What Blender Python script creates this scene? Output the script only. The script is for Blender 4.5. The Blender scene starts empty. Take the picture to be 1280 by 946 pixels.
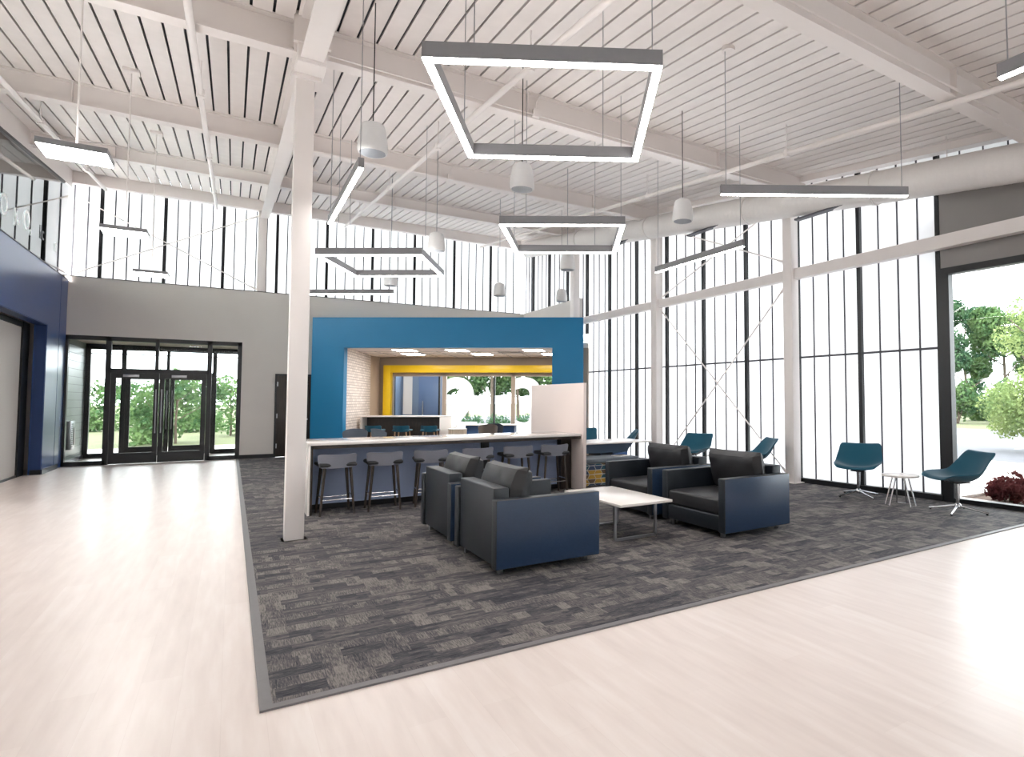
import bpy, bmesh, math, random
from math import sin, cos, pi, radians, sqrt
from mathutils import Vector, Matrix
random.seed(7)
S = bpy.context.scene
COL = S.collection

# ------------------------------------------------------------------ camera, sky, exposure
FPX, CX, CY, YAW, PITCH = 746.0, 776.0, 466.0, radians(33.15), radians(2.68)
cd = bpy.data.cameras.new('camera'); cam = bpy.data.objects.new('camera', cd); COL.objects.link(cam)
cam.location = (0, 0, 1.5)
cam.rotation_euler = (pi/2 + PITCH, 0, -YAW)
cd.sensor_width = 36.0; cd.sensor_fit = 'HORIZONTAL'; cd.lens = FPX/1280*36
cd.shift_x = (640-CX)/1280; cd.shift_y = (CY-473)/1280
cd.clip_end = 600; cd.clip_start = 0.05
S.camera = cam
SKY = 3.6
w = bpy.data.worlds.new('overcast_sky'); S.world = w; w.use_nodes = True
bg = w.node_tree.nodes['Background']
bg.inputs[0].default_value = (0.93, 0.965, 1.0, 1); bg.inputs[1].default_value = SKY
S.view_settings.view_transform = 'Standard'; S.view_settings.look = 'None'
S.view_settings.exposure = 1.25; S.view_settings.gamma = 1.0
S.view_settings.use_curve_mapping = False
LAMP = 18.0
ROOFFILL = 9.0     # unseen glowing strips added on top of the fixtures to brighten the roof deck          # luminance of the added strips
cy_ = S.cycles
cy_.max_bounces = 9; cy_.diffuse_bounces = 6; cy_.glossy_bounces = 3; cy_.transmission_bounces = 6
cy_.transparent_max_bounces = 8; cy_.sample_clamp_indirect = 6.0; cy_.caustics_reflective = False; cy_.caustics_refractive = False
cy_.use_denoising = True

# ------------------------------------------------------------------ materials
def lin(c):
    c /= 255.0
    return c/12.92 if c <= .04045 else ((c+.055)/1.055)**2.4
def rgb(r, g, b): return (lin(r), lin(g), lin(b), 1)
MATS = {}
def mat(name, col, rough=.5, metal=0., var=0., scale=30., bump=0., emit=None, spec=.5, sheen=0.):
    if name in MATS: return MATS[name]
    m = bpy.data.materials.new(name); m.use_nodes = True
    nt = m.node_tree; b = nt.nodes['Principled BSDF']
    b.inputs['Base Color'].default_value = col; b.inputs['Roughness'].default_value = rough
    b.inputs['Metallic'].default_value = metal; b.inputs['Specular IOR Level'].default_value = spec
    if sheen: b.inputs['Sheen Weight'].default_value = sheen
    tc = nt.nodes.new('ShaderNodeTexCoord'); nz = nt.nodes.new('ShaderNodeTexNoise')
    nz.inputs['Scale'].default_value = scale; nz.inputs['Detail'].default_value = 3
    nt.links.new(tc.outputs['Object'], nz.inputs['Vector'])
    if var:
        mx = nt.nodes.new('ShaderNodeMix'); mx.data_type = 'RGBA'; mx.blend_type = 'MULTIPLY'
        mx.inputs[0].default_value = 1.0; mx.inputs[6].default_value = col
        mr = nt.nodes.new('ShaderNodeMapRange'); mr.inputs[1].default_value = .25; mr.inputs[2].default_value = .75
        mr.inputs[3].default_value = 1-var; mr.inputs[4].default_value = 1+var
        nt.links.new(nz.outputs[0], mr.inputs[0]); nt.links.new(mr.outputs[0], mx.inputs[7])
        nt.links.new(mx.outputs[2], b.inputs['Base Color'])
    if bump:
        bp = nt.nodes.new('ShaderNodeBump'); bp.inputs['Strength'].default_value = bump; bp.inputs['Distance'].default_value = .01
        nt.links.new(nz.outputs[0], bp.inputs['Height']); nt.links.new(bp.outputs[0], b.inputs['Normal'])
    if emit:
        b.inputs['Emission Color'].default_value = (1, .965, .93, 1); b.inputs['Emission Strength'].default_value = emit
    MATS[name] = m; return m
def nodes_of(name):
    m = bpy.data.materials.new(name); m.use_nodes = True; nt = m.node_tree
    MATS[name] = m
    return m, nt, nt.nodes['Principled BSDF'], nt.nodes.new, nt.links.new
def ramp(new, stops):
    r = new('ShaderNodeValToRGB'); e = r.color_ramp.elements
    e[0].position, e[0].color = stops[0]; e[1].position, e[1].color = stops[-1]
    for p, c in stops[1:-1]:
        x = e.new(p); x.color = c
    return r

def floor_mat():
    m, nt, b, new, L = nodes_of('pale_plank_vinyl')
    tc = new('ShaderNodeTexCoord'); mp = new('ShaderNodeMapping'); mp.inputs['Rotation'].default_value = (0, 0, pi/2)
    L(tc.outputs['Object'], mp.inputs[0])
    br = new('ShaderNodeTexBrick'); br.inputs['Scale'].default_value = 1; br.inputs['Brick Width'].default_value = 1.22
    br.inputs['Row Height'].default_value = .18; br.inputs['Mortar Size'].default_value = .0012; br.offset = .37
    br.inputs['Color1'].default_value = (.2, .2, .2, 1); br.inputs['Color2'].default_value = (.8, .8, .8, 1); br.inputs['Mortar'].default_value = (0, 0, 0, 1)
    L(mp.outputs[0], br.inputs[0])
    m2 = new('ShaderNodeMapping'); m2.inputs['Scale'].default_value = (7, .8, 1); L(tc.outputs['Object'], m2.inputs[0])
    nz = new('ShaderNodeTexNoise'); nz.inputs['Scale'].default_value = 2.2; nz.inputs['Detail'].default_value = 6; L(m2.outputs[0], nz.inputs[0])
    ad = new('ShaderNodeMath'); ad.operation = 'MULTIPLY_ADD'; ad.inputs[1].default_value = .35
    L(br.outputs[0], ad.inputs[0]); L(nz.outputs[0], ad.inputs[2])
    r = ramp(new, [(.1, rgb(190, 175, 168)), (.4, rgb(208, 194, 187)), (.72, rgb(217, 204, 197)), (.95, rgb(223, 212, 206))])
    L(ad.outputs[0], r.inputs[0]); L(r.outputs[0], b.inputs['Base Color'])
    b.inputs['Roughness'].default_value = .33; b.inputs['Specular IOR Level'].default_value = .5
    return m
def carpet_mat():
    m, nt, b, new, L = nodes_of('charcoal_plank_carpet')
    tc = new('ShaderNodeTexCoord')
    def bricks(w, h, off, fx):
        br = new('ShaderNodeTexBrick'); br.inputs['Scale'].default_value = 1; br.inputs['Brick Width'].default_value = w
        br.inputs['Row Height'].default_value = h; br.inputs['Mortar Size'].default_value = 0; br.offset = off
        br.inputs['Color1'].default_value = (0, 0, 0, 1); br.inputs['Color2'].default_value = (1, 1, 1, 1)
        mp = new('ShaderNodeMapping'); mp.inputs['Location'].default_value = (fx, fx*.7, 0); L(tc.outputs['Object'], mp.inputs[0]); L(mp.outputs[0], br.inputs[0]); return br
    def streak(sx, sy, sc, det=4):
        mp = new('ShaderNodeMapping'); mp.inputs['Scale'].default_value = (sx, sy, 1); L(tc.outputs['Object'], mp.inputs[0])
        n = new('ShaderNodeTexNoise'); n.inputs['Scale'].default_value = sc; n.inputs['Detail'].default_value = det; n.inputs['Roughness'].default_value = .7
        L(mp.outputs[0], n.inputs[0]); return n
    b1 = bricks(.24, .12, .5, .13); b2 = bricks(.19, .034, .37, .41); b3 = bricks(.06, .19, .5, .77)
    a = streak(5.0, 60, 2.4); c = streak(60, 6.0, 2.4)
    gt = new('ShaderNodeMath'); gt.operation = 'GREATER_THAN'; gt.inputs[1].default_value = .5; L(b1.outputs[0], gt.inputs[0])
    mx = new('ShaderNodeMix'); L(gt.outputs[0], mx.inputs[0]); L(a.outputs[0], mx.inputs[2]); L(c.outputs[0], mx.inputs[3])
    mb = new('ShaderNodeMix'); L(gt.outputs[0], mb.inputs[0]); L(b2.outputs[0], mb.inputs[2]); L(b3.outputs[0], mb.inputs[3])
    def madd(x, k, y):
        n = new('ShaderNodeMath'); n.operation = 'MULTIPLY_ADD'; n.inputs[1].default_value = k; L(x, n.inputs[0])
        if y is None: n.inputs[2].default_value = 0
        else: L(y, n.inputs[2])
        return n.outputs[0]
    val = madd(mx.outputs[0], 1.5, madd(mb.outputs[0], .26, madd(b1.outputs[0], .30, None)))
    mr = new('ShaderNodeMapRange'); mr.inputs[1].default_value = .56; mr.inputs[2].default_value = 1.30; L(val, mr.inputs[0])
    r = ramp(new, [(.0, rgb(22, 22, 30)), (.3, rgb(40, 40, 50)), (.55, rgb(70, 68, 71)), (.8, rgb(100, 95, 93)), (1.0, rgb(126, 120, 116))])
    L(mr.outputs[0], r.inputs[0]); L(r.outputs[0], b.inputs['Base Color']); s3 = mr
    b.inputs['Roughness'].default_value = .85; b.inputs['Specular IOR Level'].default_value = .35
    bp = new('ShaderNodeBump'); bp.inputs['Strength'].default_value = .25; bp.inputs['Distance'].default_value = .004
    L(s3.outputs[0], bp.inputs['Height']); L(bp.outputs[0], b.inputs['Normal'])
    return m
def poly_mat():
    m, nt, b, new, L = nodes_of('opal_polycarbonate')
    out = nt.nodes['Material Output']
    tr = new('ShaderNodeBsdfTranslucent'); tr.inputs[0].default_value = (.90, .91, .92, 1)
    di = new('ShaderNodeBsdfDiffuse'); di.inputs[0].default_value = (.75, .76, .77, 1)
    mx = new('ShaderNodeMixShader'); mx.inputs[0].default_value = .6
    L(di.outputs[0], mx.inputs[1]); L(tr.outputs[0], mx.inputs[2]); L(mx.outputs[0], out.inputs[0])
    return m
def glass_mat(name, tint, refl=.08, rough=0.0):
    m, nt, b, new, L = nodes_of(name)
    out = nt.nodes['Material Output']
    t = new('ShaderNodeBsdfTransparent'); t.inputs[0].default_value = tint
    g = new('ShaderNodeBsdfGlossy'); g.inputs[1].default_value = rough
    f = new('ShaderNodeFresnel'); f.inputs[0].default_value = 1.45
    a = new('ShaderNodeMath'); a.operation = 'ADD'; a.inputs[1].default_value = refl-.04; L(f.outputs[0], a.inputs[0])
    mx = new('ShaderNodeMixShader'); L(a.outputs[0], mx.inputs[0]); L(t.outputs[0], mx.inputs[1]); L(g.outputs[0], mx.inputs[2]); L(mx.outputs[0], out.inputs[0])
    return m
def film_mat(name, col, alpha):
    m, nt, b, new, L = nodes_of(name)
    out = nt.nodes['Material Output']
    t = new('ShaderNodeBsdfTransparent'); d = new('ShaderNodeBsdfDiffuse'); d.inputs[0].default_value = col
    tl = new('ShaderNodeBsdfTranslucent'); tl.inputs[0].default_value = col
    m1 = new('ShaderNodeMixShader'); L(d.outputs[0], m1.inputs[1]); L(tl.outputs[0], m1.inputs[2])
    m2 = new('ShaderNodeMixShader'); m2.inputs[0].default_value = alpha; L(t.outputs[0], m2.inputs[1]); L(m1.outputs[0], m2.inputs[2]); L(m2.outputs[0], out.inputs[0])
    return m
def brick_mat():
    m, nt, b, new, L = nodes_of('white_brick')
    tc = new('ShaderNodeTexCoord'); mp = new('ShaderNodeMapping'); mp.inputs['Rotation'].default_value = (pi/2, 0, 0)
    L(tc.outputs['Generated'], mp.inputs[0])
    sx = new('ShaderNodeSeparateXYZ'); L(tc.outputs['Object'], sx.inputs[0])
    cb = new('ShaderNodeCombineXYZ'); L(sx.outputs[1], cb.inputs[0]); L(sx.outputs[2], cb.inputs[1])
    br = new('ShaderNodeTexBrick'); br.inputs['Scale'].default_value = 1; br.inputs['Brick Width'].default_value = .23
    br.inputs['Row Height'].default_value = .078; br.inputs['Mortar Size'].default_value = .007
    br.inputs['Color1'].default_value = rgb(226, 216, 208); br.inputs['Color2'].default_value = rgb(205, 194, 186); br.inputs['Mortar'].default_value = rgb(150, 140, 134)
    L(cb.outputs[0], br.inputs[0]); L(br.outputs[0], b.inputs['Base Color']); b.inputs['Roughness'].default_value = .6
    bp = new('ShaderNodeBump'); bp.inputs['Strength'].default_value = .5; bp.inputs['Distance'].default_value = .01; bp.invert = True
    L(br.outputs[1], bp.inputs['Height']); L(bp.outputs[0], b.inputs['Normal'])
    return m
def wood_mat(name, c1, c2, rough=.45):
    m, nt, b, new, L = nodes_of(name)
    tc = new('ShaderNodeTexCoord'); mp = new('ShaderNodeMapping'); mp.inputs['Scale'].default_value = (9, 9, .9)
    L(tc.outputs['Object'], mp.inputs[0])
    nz = new('ShaderNodeTexNoise'); nz.inputs['Scale'].default_value = 5; nz.inputs['Detail'].default_value = 5; L(mp.outputs[0], nz.inputs[0])
    r = ramp(new, [(.35, c1), (.65, c2)]); L(nz.outputs[0], r.inputs[0]); L(r.outputs[0], b.inputs['Base Color'])
    b.inputs['Roughness'].default_value = rough
    return m
def leaf_mat(name, c1, c2):
    m, nt, b, new, L = nodes_of(name)
    out = nt.nodes['Material Output']
    tc = new('ShaderNodeTexCoord'); nz = new('ShaderNodeTexNoise'); nz.inputs['Scale'].default_value = 1.3; nz.inputs['Detail'].default_value = 4
    L(tc.outputs['Object'], nz.inputs[0]); r = ramp(new, [(.35, c1), (.65, c2)]); L(nz.outputs[0], r.inputs[0])
    d = new('ShaderNodeBsdfDiffuse'); t = new('ShaderNodeBsdfTranslucent'); L(r.outputs[0], d.inputs[0]); L(r.outputs[0], t.inputs[0])
    mx = new('ShaderNodeMixShader'); mx.inputs[0].default_value = .35; L(d.outputs[0], mx.inputs[1]); L(t.outputs[0], mx.inputs[2]); L(mx.outputs[0], out.inputs[0])
    return m

WHITE = mat('white_steel_paint', rgb(228, 222, 219), .45, var=.02, scale=3)
DECK = mat('white_deck_paint', rgb(232, 226, 223), .5, var=.03, scale=6)
SLOT = mat('dark_deck_slot', rgb(52, 58, 66), .8, var=.15, scale=4)
GREY = mat('warm_grey_paint', rgb(200, 196, 191), .6, var=.02, scale=2)
SPAN = mat('spandrel_grey', rgb(140, 136, 134), .5, var=.02, scale=2)
NAVY = mat('navy_blue_paint', rgb(32, 66, 122), .28, var=.03, scale=2)
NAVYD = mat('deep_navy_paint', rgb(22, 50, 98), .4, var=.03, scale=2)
TEALW = mat('cyan_blue_paint', rgb(0, 116, 164), .5, var=.02, scale=2)
BLACK = mat('black_anodised', rgb(16, 18, 22), .4, var=.1, scale=10)
SEAM = mat('grey_seam', rgb(66, 66, 74), .5, var=.05)
GREYMET = mat('grey_fixture_paint', rgb(128, 128, 132), .4, var=.03)
DIFF = mat('lit_diffuser', (1, .97, .92, 1), .5, emit=LAMP, var=.01)
UPFILL = mat('added_roof_fill', (1, .97, .92, 1), .5, emit=ROOFFILL, var=.01)
DIFFP = mat('lit_panel_diffuser', (1, .97, .92, 1), .5, emit=LAMP*1.6, var=.01)
CHROME = mat('polished_chrome', rgb(200, 202, 205), .15, 1.0, var=.03)
STEEL = mat('brushed_steel', rgb(165, 166, 170), .32, 1.0, var=.05, scale=60)
LEATH = mat('charcoal_vinyl', rgb(25, 31, 38), .42, var=.06, scale=60, bump=.08)
LEATHSKY = mat('sky_tinted_vinyl', rgb(36, 54, 78), .27, var=.05, scale=60, bump=.08)  # blue sky reflection put into the colour of the outer arm faces
PILL = mat('charcoal_pillow_vinyl', rgb(32, 32, 35), .45, var=.06, scale=40, bump=.1)
TEAL = mat('teal_wool', rgb(0, 76, 98), .85, var=.08, scale=120, bump=.1, sheen=.2)
STOOLF = mat('grey_stool_fabric', rgb(118, 119, 129), .6, var=.05, scale=90, bump=.06)
STOOLD = mat('dark_stool_seat', rgb(30, 31, 35), .6, var=.05, scale=90)
TABW = mat('white_laminate', rgb(232, 226, 221), .22, var=.015, scale=5)
TOPW = mat('white_quartz', rgb(214, 208, 204), .12, var=.03, scale=12)
BLUEGR = mat('blue_grey_laminate', rgb(160, 174, 206), .4, var=.03, scale=5)
TABB = mat('slate_blue_laminate', rgb(58, 78, 100), .4, var=.03, scale=5)
BLUE2 = mat('mid_blue_laminate', rgb(70, 104, 160), .4, var=.03, scale=5)
ANNW = mat('annex_beige', rgb(176, 158, 140), .6, var=.03, scale=3)
ANNT = mat('annex_taupe', rgb(150, 136, 122), .6, var=.03, scale=3)
YEL = mat('yellow_paint', rgb(222, 184, 20), .4, var=.03, scale=3)
CEILT = mat('ceiling_tile', rgb(222, 210, 200), .8, var=.04, scale=60)
SPKW = mat('speaker_white', rgb(212, 212, 212), .45, var=.02)
SPKG = mat('speaker_grille', rgb(150, 155, 162), .6, var=.15, scale=300)
DUCT = mat('duct_white', rgb(226, 222, 219), .4, var=.02)
TRIMC = mat('carpet_trim_grey', rgb(104, 101, 102), .5, var=.05)
GASP = mat('pale_asphalt', rgb(84, 84, 89), .9, var=.08, scale=2)
GCON = mat('pale_concrete', rgb(112, 111, 108), .9, var=.06, scale=2)
GLINE = mat('white_road_paint', rgb(150, 150, 150), .8, var=.06)
GGRASS = mat('mown_grass', rgb(88, 92, 58), .95, var=.18, scale=1.2, bump=.4)
MULCH = mat('bark_mulch', rgb(98, 78, 66), .95, var=.35, scale=9, bump=.8)
BARK = mat('tree_bark', rgb(92, 80, 68), .9, var=.25, scale=8, bump=.5)
REDL = leaf_mat('dark_red_leaf', rgb(70, 34, 38), rgb(104, 62, 58))
LEAF = [leaf_mat('leaf_deep_green', rgb(50, 80, 62), rgb(88, 116, 82)), leaf_mat('leaf_mid_green', rgb(64, 94, 64), rgb(110, 134, 86)), leaf_mat('leaf_pale_green', rgb(112, 134, 86), rgb(150, 164, 108))]
FLOOR, CARPET, POLY = floor_mat(), carpet_mat(), poly_mat()
GLASS = glass_mat('clear_glass', (.97, .985, .98, 1), .015); GLASSB = glass_mat('upper_glass', (.90, .95, .95, 1), .12)
FILM = film_mat('white_vinyl_film', (.9, .92, .93, 1), .78)
REFLF = film_mat('pale_reflection_film', (.88, .91, .91, 1), .85)
BRICK = brick_mat()
DKWOOD = wood_mat('dark_walnut', rgb(32, 25, 22), rgb(50, 39, 33)); STLWOOD = wood_mat('stool_walnut', rgb(34, 27, 24), rgb(62, 49, 41))
OAK = wood_mat('light_oak', rgb(168, 130, 96), rgb(196, 160, 122)); DRUMM = wood_mat('drum_slat_wood', rgb(196, 176, 152), rgb(222, 206, 188))
VESTG = mat('vestibule_grey_green', rgb(150, 160, 158), .35, var=.03, scale=4)

# ------------------------------------------------------------------ mesh helpers
def merge(bm, t, mi):
    for f in t.faces: f.material_index = mi
    me = bpy.data.meshes.new('tmp'); t.to_mesh(me); t.free(); bm.from_mesh(me); bpy.data.meshes.remove(me)
def box(bm, c, s, bev=0., mi=0, rot=None, seg=2):
    t = bmesh.new(); bmesh.ops.create_cube(t, size=1)
    for v in t.verts: v.co = Vector((v.co.x*s[0], v.co.y*s[1], v.co.z*s[2]))
    if bev: bmesh.ops.bevel(t, geom=list(t.edges), offset=bev, segments=seg, profile=.5, affect='EDGES')
    mt = Matrix.Translation(c)
    if rot is not None: mt = mt @ rot.to_4x4()
    bmesh.ops.transform(t, matrix=mt, verts=t.verts); merge(bm, t, mi)
def bx(bm, x0, x1, y0, y1, z0, z1, bev=0., mi=0):
    box(bm, ((x0+x1)/2, (y0+y1)/2, (z0+z1)/2), (abs(x1-x0), abs(y1-y0), abs(z1-z0)), bev, mi)
def beam(bm, p, q, wid, hgt, mi=0, bev=0.):
    """rectangular bar from p to q; wid sideways, hgt upwards"""
    p, q = Vector(p), Vector(q); d = (q-p); l = d.length; d.normalize()
    up = Vector((0, 0, 1)) if abs(d.z) < .95 else Vector((0, 1, 0))
    s = d.cross(up).normalized(); u = s.cross(d)
    R = Matrix((d, s, u)).transposed()
    box(bm, (p+q)/2, (l, wid, hgt), bev, mi, R)
def tube(bm, pts, r, seg=8, mi=0, r2=None, closed=False, capped=True):
    pts = [Vector(p) for p in pts]; n = len(pts); rings = []; t = bmesh.new(); prev = None
    for i, p in enumerate(pts):
        a = pts[(i-1) % n] if (closed or i) else p; b = pts[(i+1) % n] if (closed or i < n-1) else p
        d = (b-a).normalized()
        if prev is None: s = d.cross(Vector((0, 0, 1)) if abs(d.z) < .9 else Vector((1, 0, 0))).normalized()
        else: s = (prev - d*prev.dot(d)).normalized()
        prev = s; u = d.cross(s); rr = r if r2 is None else r + (r2-r)*i/(n-1)
        rings.append([t.verts.new(p + (s*cos(2*pi*k/seg) + u*sin(2*pi*k/seg))*rr) for k in range(seg)])
    for i in range(n if closed else n-1):
        A, B = rings[i], rings[(i+1) % n]
        for k in range(seg): t.faces.new((A[k], A[(k+1) % seg], B[(k+1) % seg], B[k]))
    if capped and not closed: t.faces.new(rings[0][::-1]); t.faces.new(rings[-1])
    merge(bm, t, mi)
def lathe(bm, prof, seg=24, c=(0, 0, 0), mi=0):
    t = bmesh.new(); rings = []
    for r, z in prof:
        if r < 1e-5: rings.append([t.verts.new((c[0], c[1], c[2]+z))])
        else: rings.append([t.verts.new((c[0]+r*cos(2*pi*k/seg), c[1]+r*sin(2*pi*k/seg), c[2]+z)) for k in range(seg)])
    for A, B in zip(rings, rings[1:]):
        for k in range(seg):
            a0, a1, b0, b1 = A[k % len(A)], A[(k+1) % len(A)], B[k % len(B)], B[(k+1) % len(B)]
            vs = []
            for v in (a0, a1, b1, b0):
                if v not in vs: vs.append(v)
            if len(vs) > 2: t.faces.new(vs)
    for R_ in (rings[0], rings[-1]):
        if len(R_) > 2:
            try: t.faces.new(R_)
            except ValueError: pass
    bmesh.ops.recalc_face_normals(t, faces=t.faces); merge(bm, t, mi)
def prism(bm, pts, d, mi=0):
    """closed polygon pts (3D, planar) extruded by vector d"""
    t = bmesh.new(); d = Vector(d)
    A = [t.verts.new(Vector(p)) for p in pts]; B = [t.verts.new(Vector(p)+d) for p in pts]; n = len(A)
    t.faces.new(A[::-1]); t.faces.new(B)
    for i in range(n): t.faces.new((A[i], A[(i+1) % n], B[(i+1) % n], B[i]))
    bmesh.ops.recalc_face_normals(t, faces=t.faces); merge(bm, t, mi)
def cushion(bm, c, s, puff=.35, n=10, mi=0, rot=None, seed=0):
    """soft pillow: thickness s[2] at the middle, pinched at the rim, little corner ears and creases"""
    rnd = random.Random(seed); t = bmesh.new(); ph = [rnd.uniform(0, 6) for _ in range(4)]
    def P(i, j, side):
        a, b = i/n*2-1, j/n*2-1
        f = max(0., (1-abs(a)**3.2)*(1-abs(b)**3.2))**puff
        pin = 1-.035*(1-abs(a)**2)*abs(b)-.035*(1-abs(b)**2)*abs(a)
        crease = .006*sin(7*a+ph[0])*sin(5*b+ph[1])*f + .005*sin(13*a*b+ph[2])*f
        return Vector((a*s[0]/2*(1-.03*(1-abs(b))*0)*pin, b*s[1]/2*pin, side*(s[2]/2*f+.006)+crease))
    G = {}
    for side in (1, -1):
        for i in range(n+1):
            for j in range(n+1): G[side, i, j] = t.verts.new(P(i, j, side))
        for i in range(n):
            for j in range(n):
                q = (G[side, i, j], G[side, i+1, j], G[side, i+1, j+1], G[side, i, j+1])
                t.faces.new(q if side > 0 else q[::-1])
    rim = [(i, 0) for i in range(n)] + [(n, j) for j in range(n)] + [(i, n) for i in range(n, 0, -1)] + [(0, j) for j in range(n, 0, -1)]
    for k in range(len(rim)):
        a, b = rim[k], rim[(k+1) % len(rim)]
        t.faces.new((G[-1, a[0], a[1]], G[-1, b[0], b[1]], G[1, b[0], b[1]], G[1, a[0], a[1]]))
    mt = Matrix.Translation(c)
    if rot is not None: mt = mt @ rot.to_4x4()
    bmesh.ops.transform(t, matrix=mt, verts=t.verts); merge(bm, t, mi)
def new(): return bmesh.new()
def obj(name, bm, mats, parent=None, loc=(0, 0, 0), rotz=0., smooth=True, label=None):
    me = bpy.data.meshes.new(name); bm.to_mesh(me); bm.free()
    for m in (mats if isinstance(mats, (list, tuple)) else [mats]): me.materials.append(m)
    if smooth:
        for p in me.polygons: p.use_smooth = True
        me.set_sharp_from_angle(angle=radians(38))
    o = bpy.data.objects.new(name, me); COL.objects.link(o)
    o.location = loc; o.rotation_euler = (0, 0, rotz)
    if parent: o.parent = parent
    if label: o['label'] = label
    return o
def tag(o, label, cat, group=None, kind=None):
    o['label'] = label; o['category'] = cat
    if group: o['group'] = group
    if kind: o['kind'] = kind
    return o
def struct(name, bm, mats, label, cat, parent=None, group=None, **k):
    o = obj(name, bm, mats, parent, **k)
    return tag(o, label, cat, group, 'structure')
def thing(name, label, cat, loc=(0, 0, 0), rotz=0., group=None, kind=None):
    o = bpy.data.objects.new(name, None); COL.objects.link(o); o.empty_display_size = .1
    o.location = loc; o.rotation_euler = (0, 0, rotz)
    return tag(o, label, cat, group, kind)
def dup(root, loc, rotz, label, group=None):
    r = root.copy(); COL.objects.link(r); r.location = loc; r.rotation_euler = (0, 0, rotz); r['label'] = label
    if group: r['group'] = group
    for ch in list(root.children):
        c = ch.copy(); COL.objects.link(c); c.parent = r
        for g in ch.children:
            d = g.copy(); COL.objects.link(d); d.parent = c
    return r
ORD = ['first', 'second', 'third', 'fourth', 'fifth', 'sixth', 'seventh', 'eighth', 'ninth', 'tenth', 'eleventh', 'twelfth', 'thirteenth', 'fourteenth']
def deckz(y): return 4.8136 + .11*y          # underside of the roof deck
def wx(y): return 9.24 - .0595*y             # inner face of the glazed right wall
WDIR = Vector((-.0595, 1, 0)).normalized(); WN = Vector((1, .0595, 0)).normalized()
ANN = -YAW                                    # the room behind the blue portal is turned by this angle

# ------------------------------------------------------------------ floor, carpet, walls
b = new(); bx(b, -6.5, 9.6, -5, 24.5, -.12, 0); bx(b, 9.0, 16, 5, 24.5, -.12, -.001)
struct('floor', b, FLOOR, 'pale pinkish wood plank floor of the whole lobby', 'floor', smooth=False)
b = new()
prism(b, [(.21, 3.46, 0), (wx(3.46)-.02, 3.46, 0), (wx(18.3)-.02, 18.3, 0), (.21, 18.3, 0)], (0, 0, .008))
cp = obj('carpet', b, CARPET, smooth=False); tag(cp, 'charcoal and taupe patterned carpet field under the lounge seating', 'carpet', kind='structure')
b = new(); bx(b, .155, .21, 3.41, 18.3, 0, .011); bx(b, .21, wx(3.43), 3.41, 3.46, 0, .011)
struct('trim_1', b, TRIMC, 'grey metal edge strip along the carpet', 'trim')

# roof deck with acoustic slots
b = new(); t = bmesh.new()
Y0, Y1 = -4.5, 18.75; pitch, slot = .205, .026
def q(t, pts, mi):
    f = t.faces.new([t.verts.new(p) for p in pts]); f.material_index = mi
x = -6.5; k = 0
while x < 9.7:
    x0, x1 = x+slot, x+pitch
    za, zb = deckz(Y0), deckz(Y1)
    q(t, [(x0, Y0, za), (x0, Y1, zb), (x1, Y1, zb), (x1, Y0, za)], 0)
    q(t, [(x0, Y0, za), (x0+.006, Y0, za+.05), (x0+.006, Y1, zb+.05), (x0, Y1, zb)], 0)
    q(t, [(x1, Y0, za), (x1, Y1, zb), (x1-.006, Y1, zb+.05), (x1-.006, Y0, za+.05)], 0)
    q(t, [(x, Y0, za+.045), (x, Y1, zb+.045), (x0+.006, Y1, zb+.045), (x0+.006, Y0, za+.045)], 1)
    x += pitch
q(t, [(-6.5, Y0, deckz(Y0)+.2), (9.7, Y0, deckz(Y0)+.2), (9.7, Y1, deckz(Y1)+.2), (-6.5, Y1, deckz(Y1)+.2)], 0)
me = bpy.data.meshes.new('tmp'); t.to_mesh(me); t.free(); b.from_mesh(me)
struct('ceiling', b, [DECK, SLOT], 'white metal roof deck with narrow dark slots', 'ceiling', smooth=False)

def ibeam(bm, p, q_, depth, fl, tf=.02, tw=.012, top=True):
    """I-section with its top at the line p-q"""
    p, q_ = Vector(p), Vector(q_); z = Vector((0, 0, 1))
    beam(bm, p-z*tf/2, q_-z*tf/2, fl, tf); beam(bm, p-z*(depth-tf/2), q_-z*(depth-tf/2), fl, tf)
    beam(bm, p-z*depth/2, q_-z*depth/2, tw, depth-2*tf)
where = ['nearest the camera, crossing the top right corner', 'running over the top of the front column', 'second behind the front column', 'third behind the front column, just before the far glazing']
for i, (y, dep) in enumerate([(3.42, .37), (7.22, .36), (11.27, .33), (14.95, .27)]):
    b = new(); ibeam(b, (-6.4, y, deckz(y)), (wx(y)-.02, y, deckz(y)), dep, .17)
    for xx in (-2, 3.2, 6.6):
        bx(b, xx-.005, xx+.005, y-.08, y+.08, deckz(y)-dep, deckz(y)-.02)
    struct('roof_beam', b, WHITE, 'white steel roof beam '+where[i], 'beam', group='white roof beams')
b = new(); bx(b, -6.4, wx(18.4), 18.34, 18.5, deckz(18.4)-.28, deckz(18.4))
struct('roof_beam', b, WHITE, 'white steel edge beam above the far clerestory glazing', 'beam', group='white roof beams')
b = new(); beam(b, (wx(-4)-.1, -4, deckz(-4)-.055), (wx(18.3)-.1, 18.3, deckz(18.3)-.055), .16, .11)
struct('roof_beam', b, WHITE, 'white sloping edge beam along the top of the right glazed wall', 'beam', group='white roof beams')
b = new(); ibeam(b, (.64, -4, deckz(-4)), (.64, 7.6, deckz(7.6)), .44, .22); ibeam(b, (.64, 7.6, deckz(7.6)), (.64, 18.4, deckz(18.4)), .46, .2)
bx(b, .50, .78, 7.02, 7.44, 5.10, 5.62, .01); bx(b, .46, .82, 7.0, 7.05, 5.3, 5.66)
for dx in (-.12, .12): bx(b, .64+dx-.05, .64+dx+.05, 7.1, 7.4, deckz(7.2)-.38, deckz(7.2)-.28)
struct('roof_beam', b, WHITE, 'white sloping rafter running front to back over the front column', 'beam', group='white roof beams')
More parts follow.
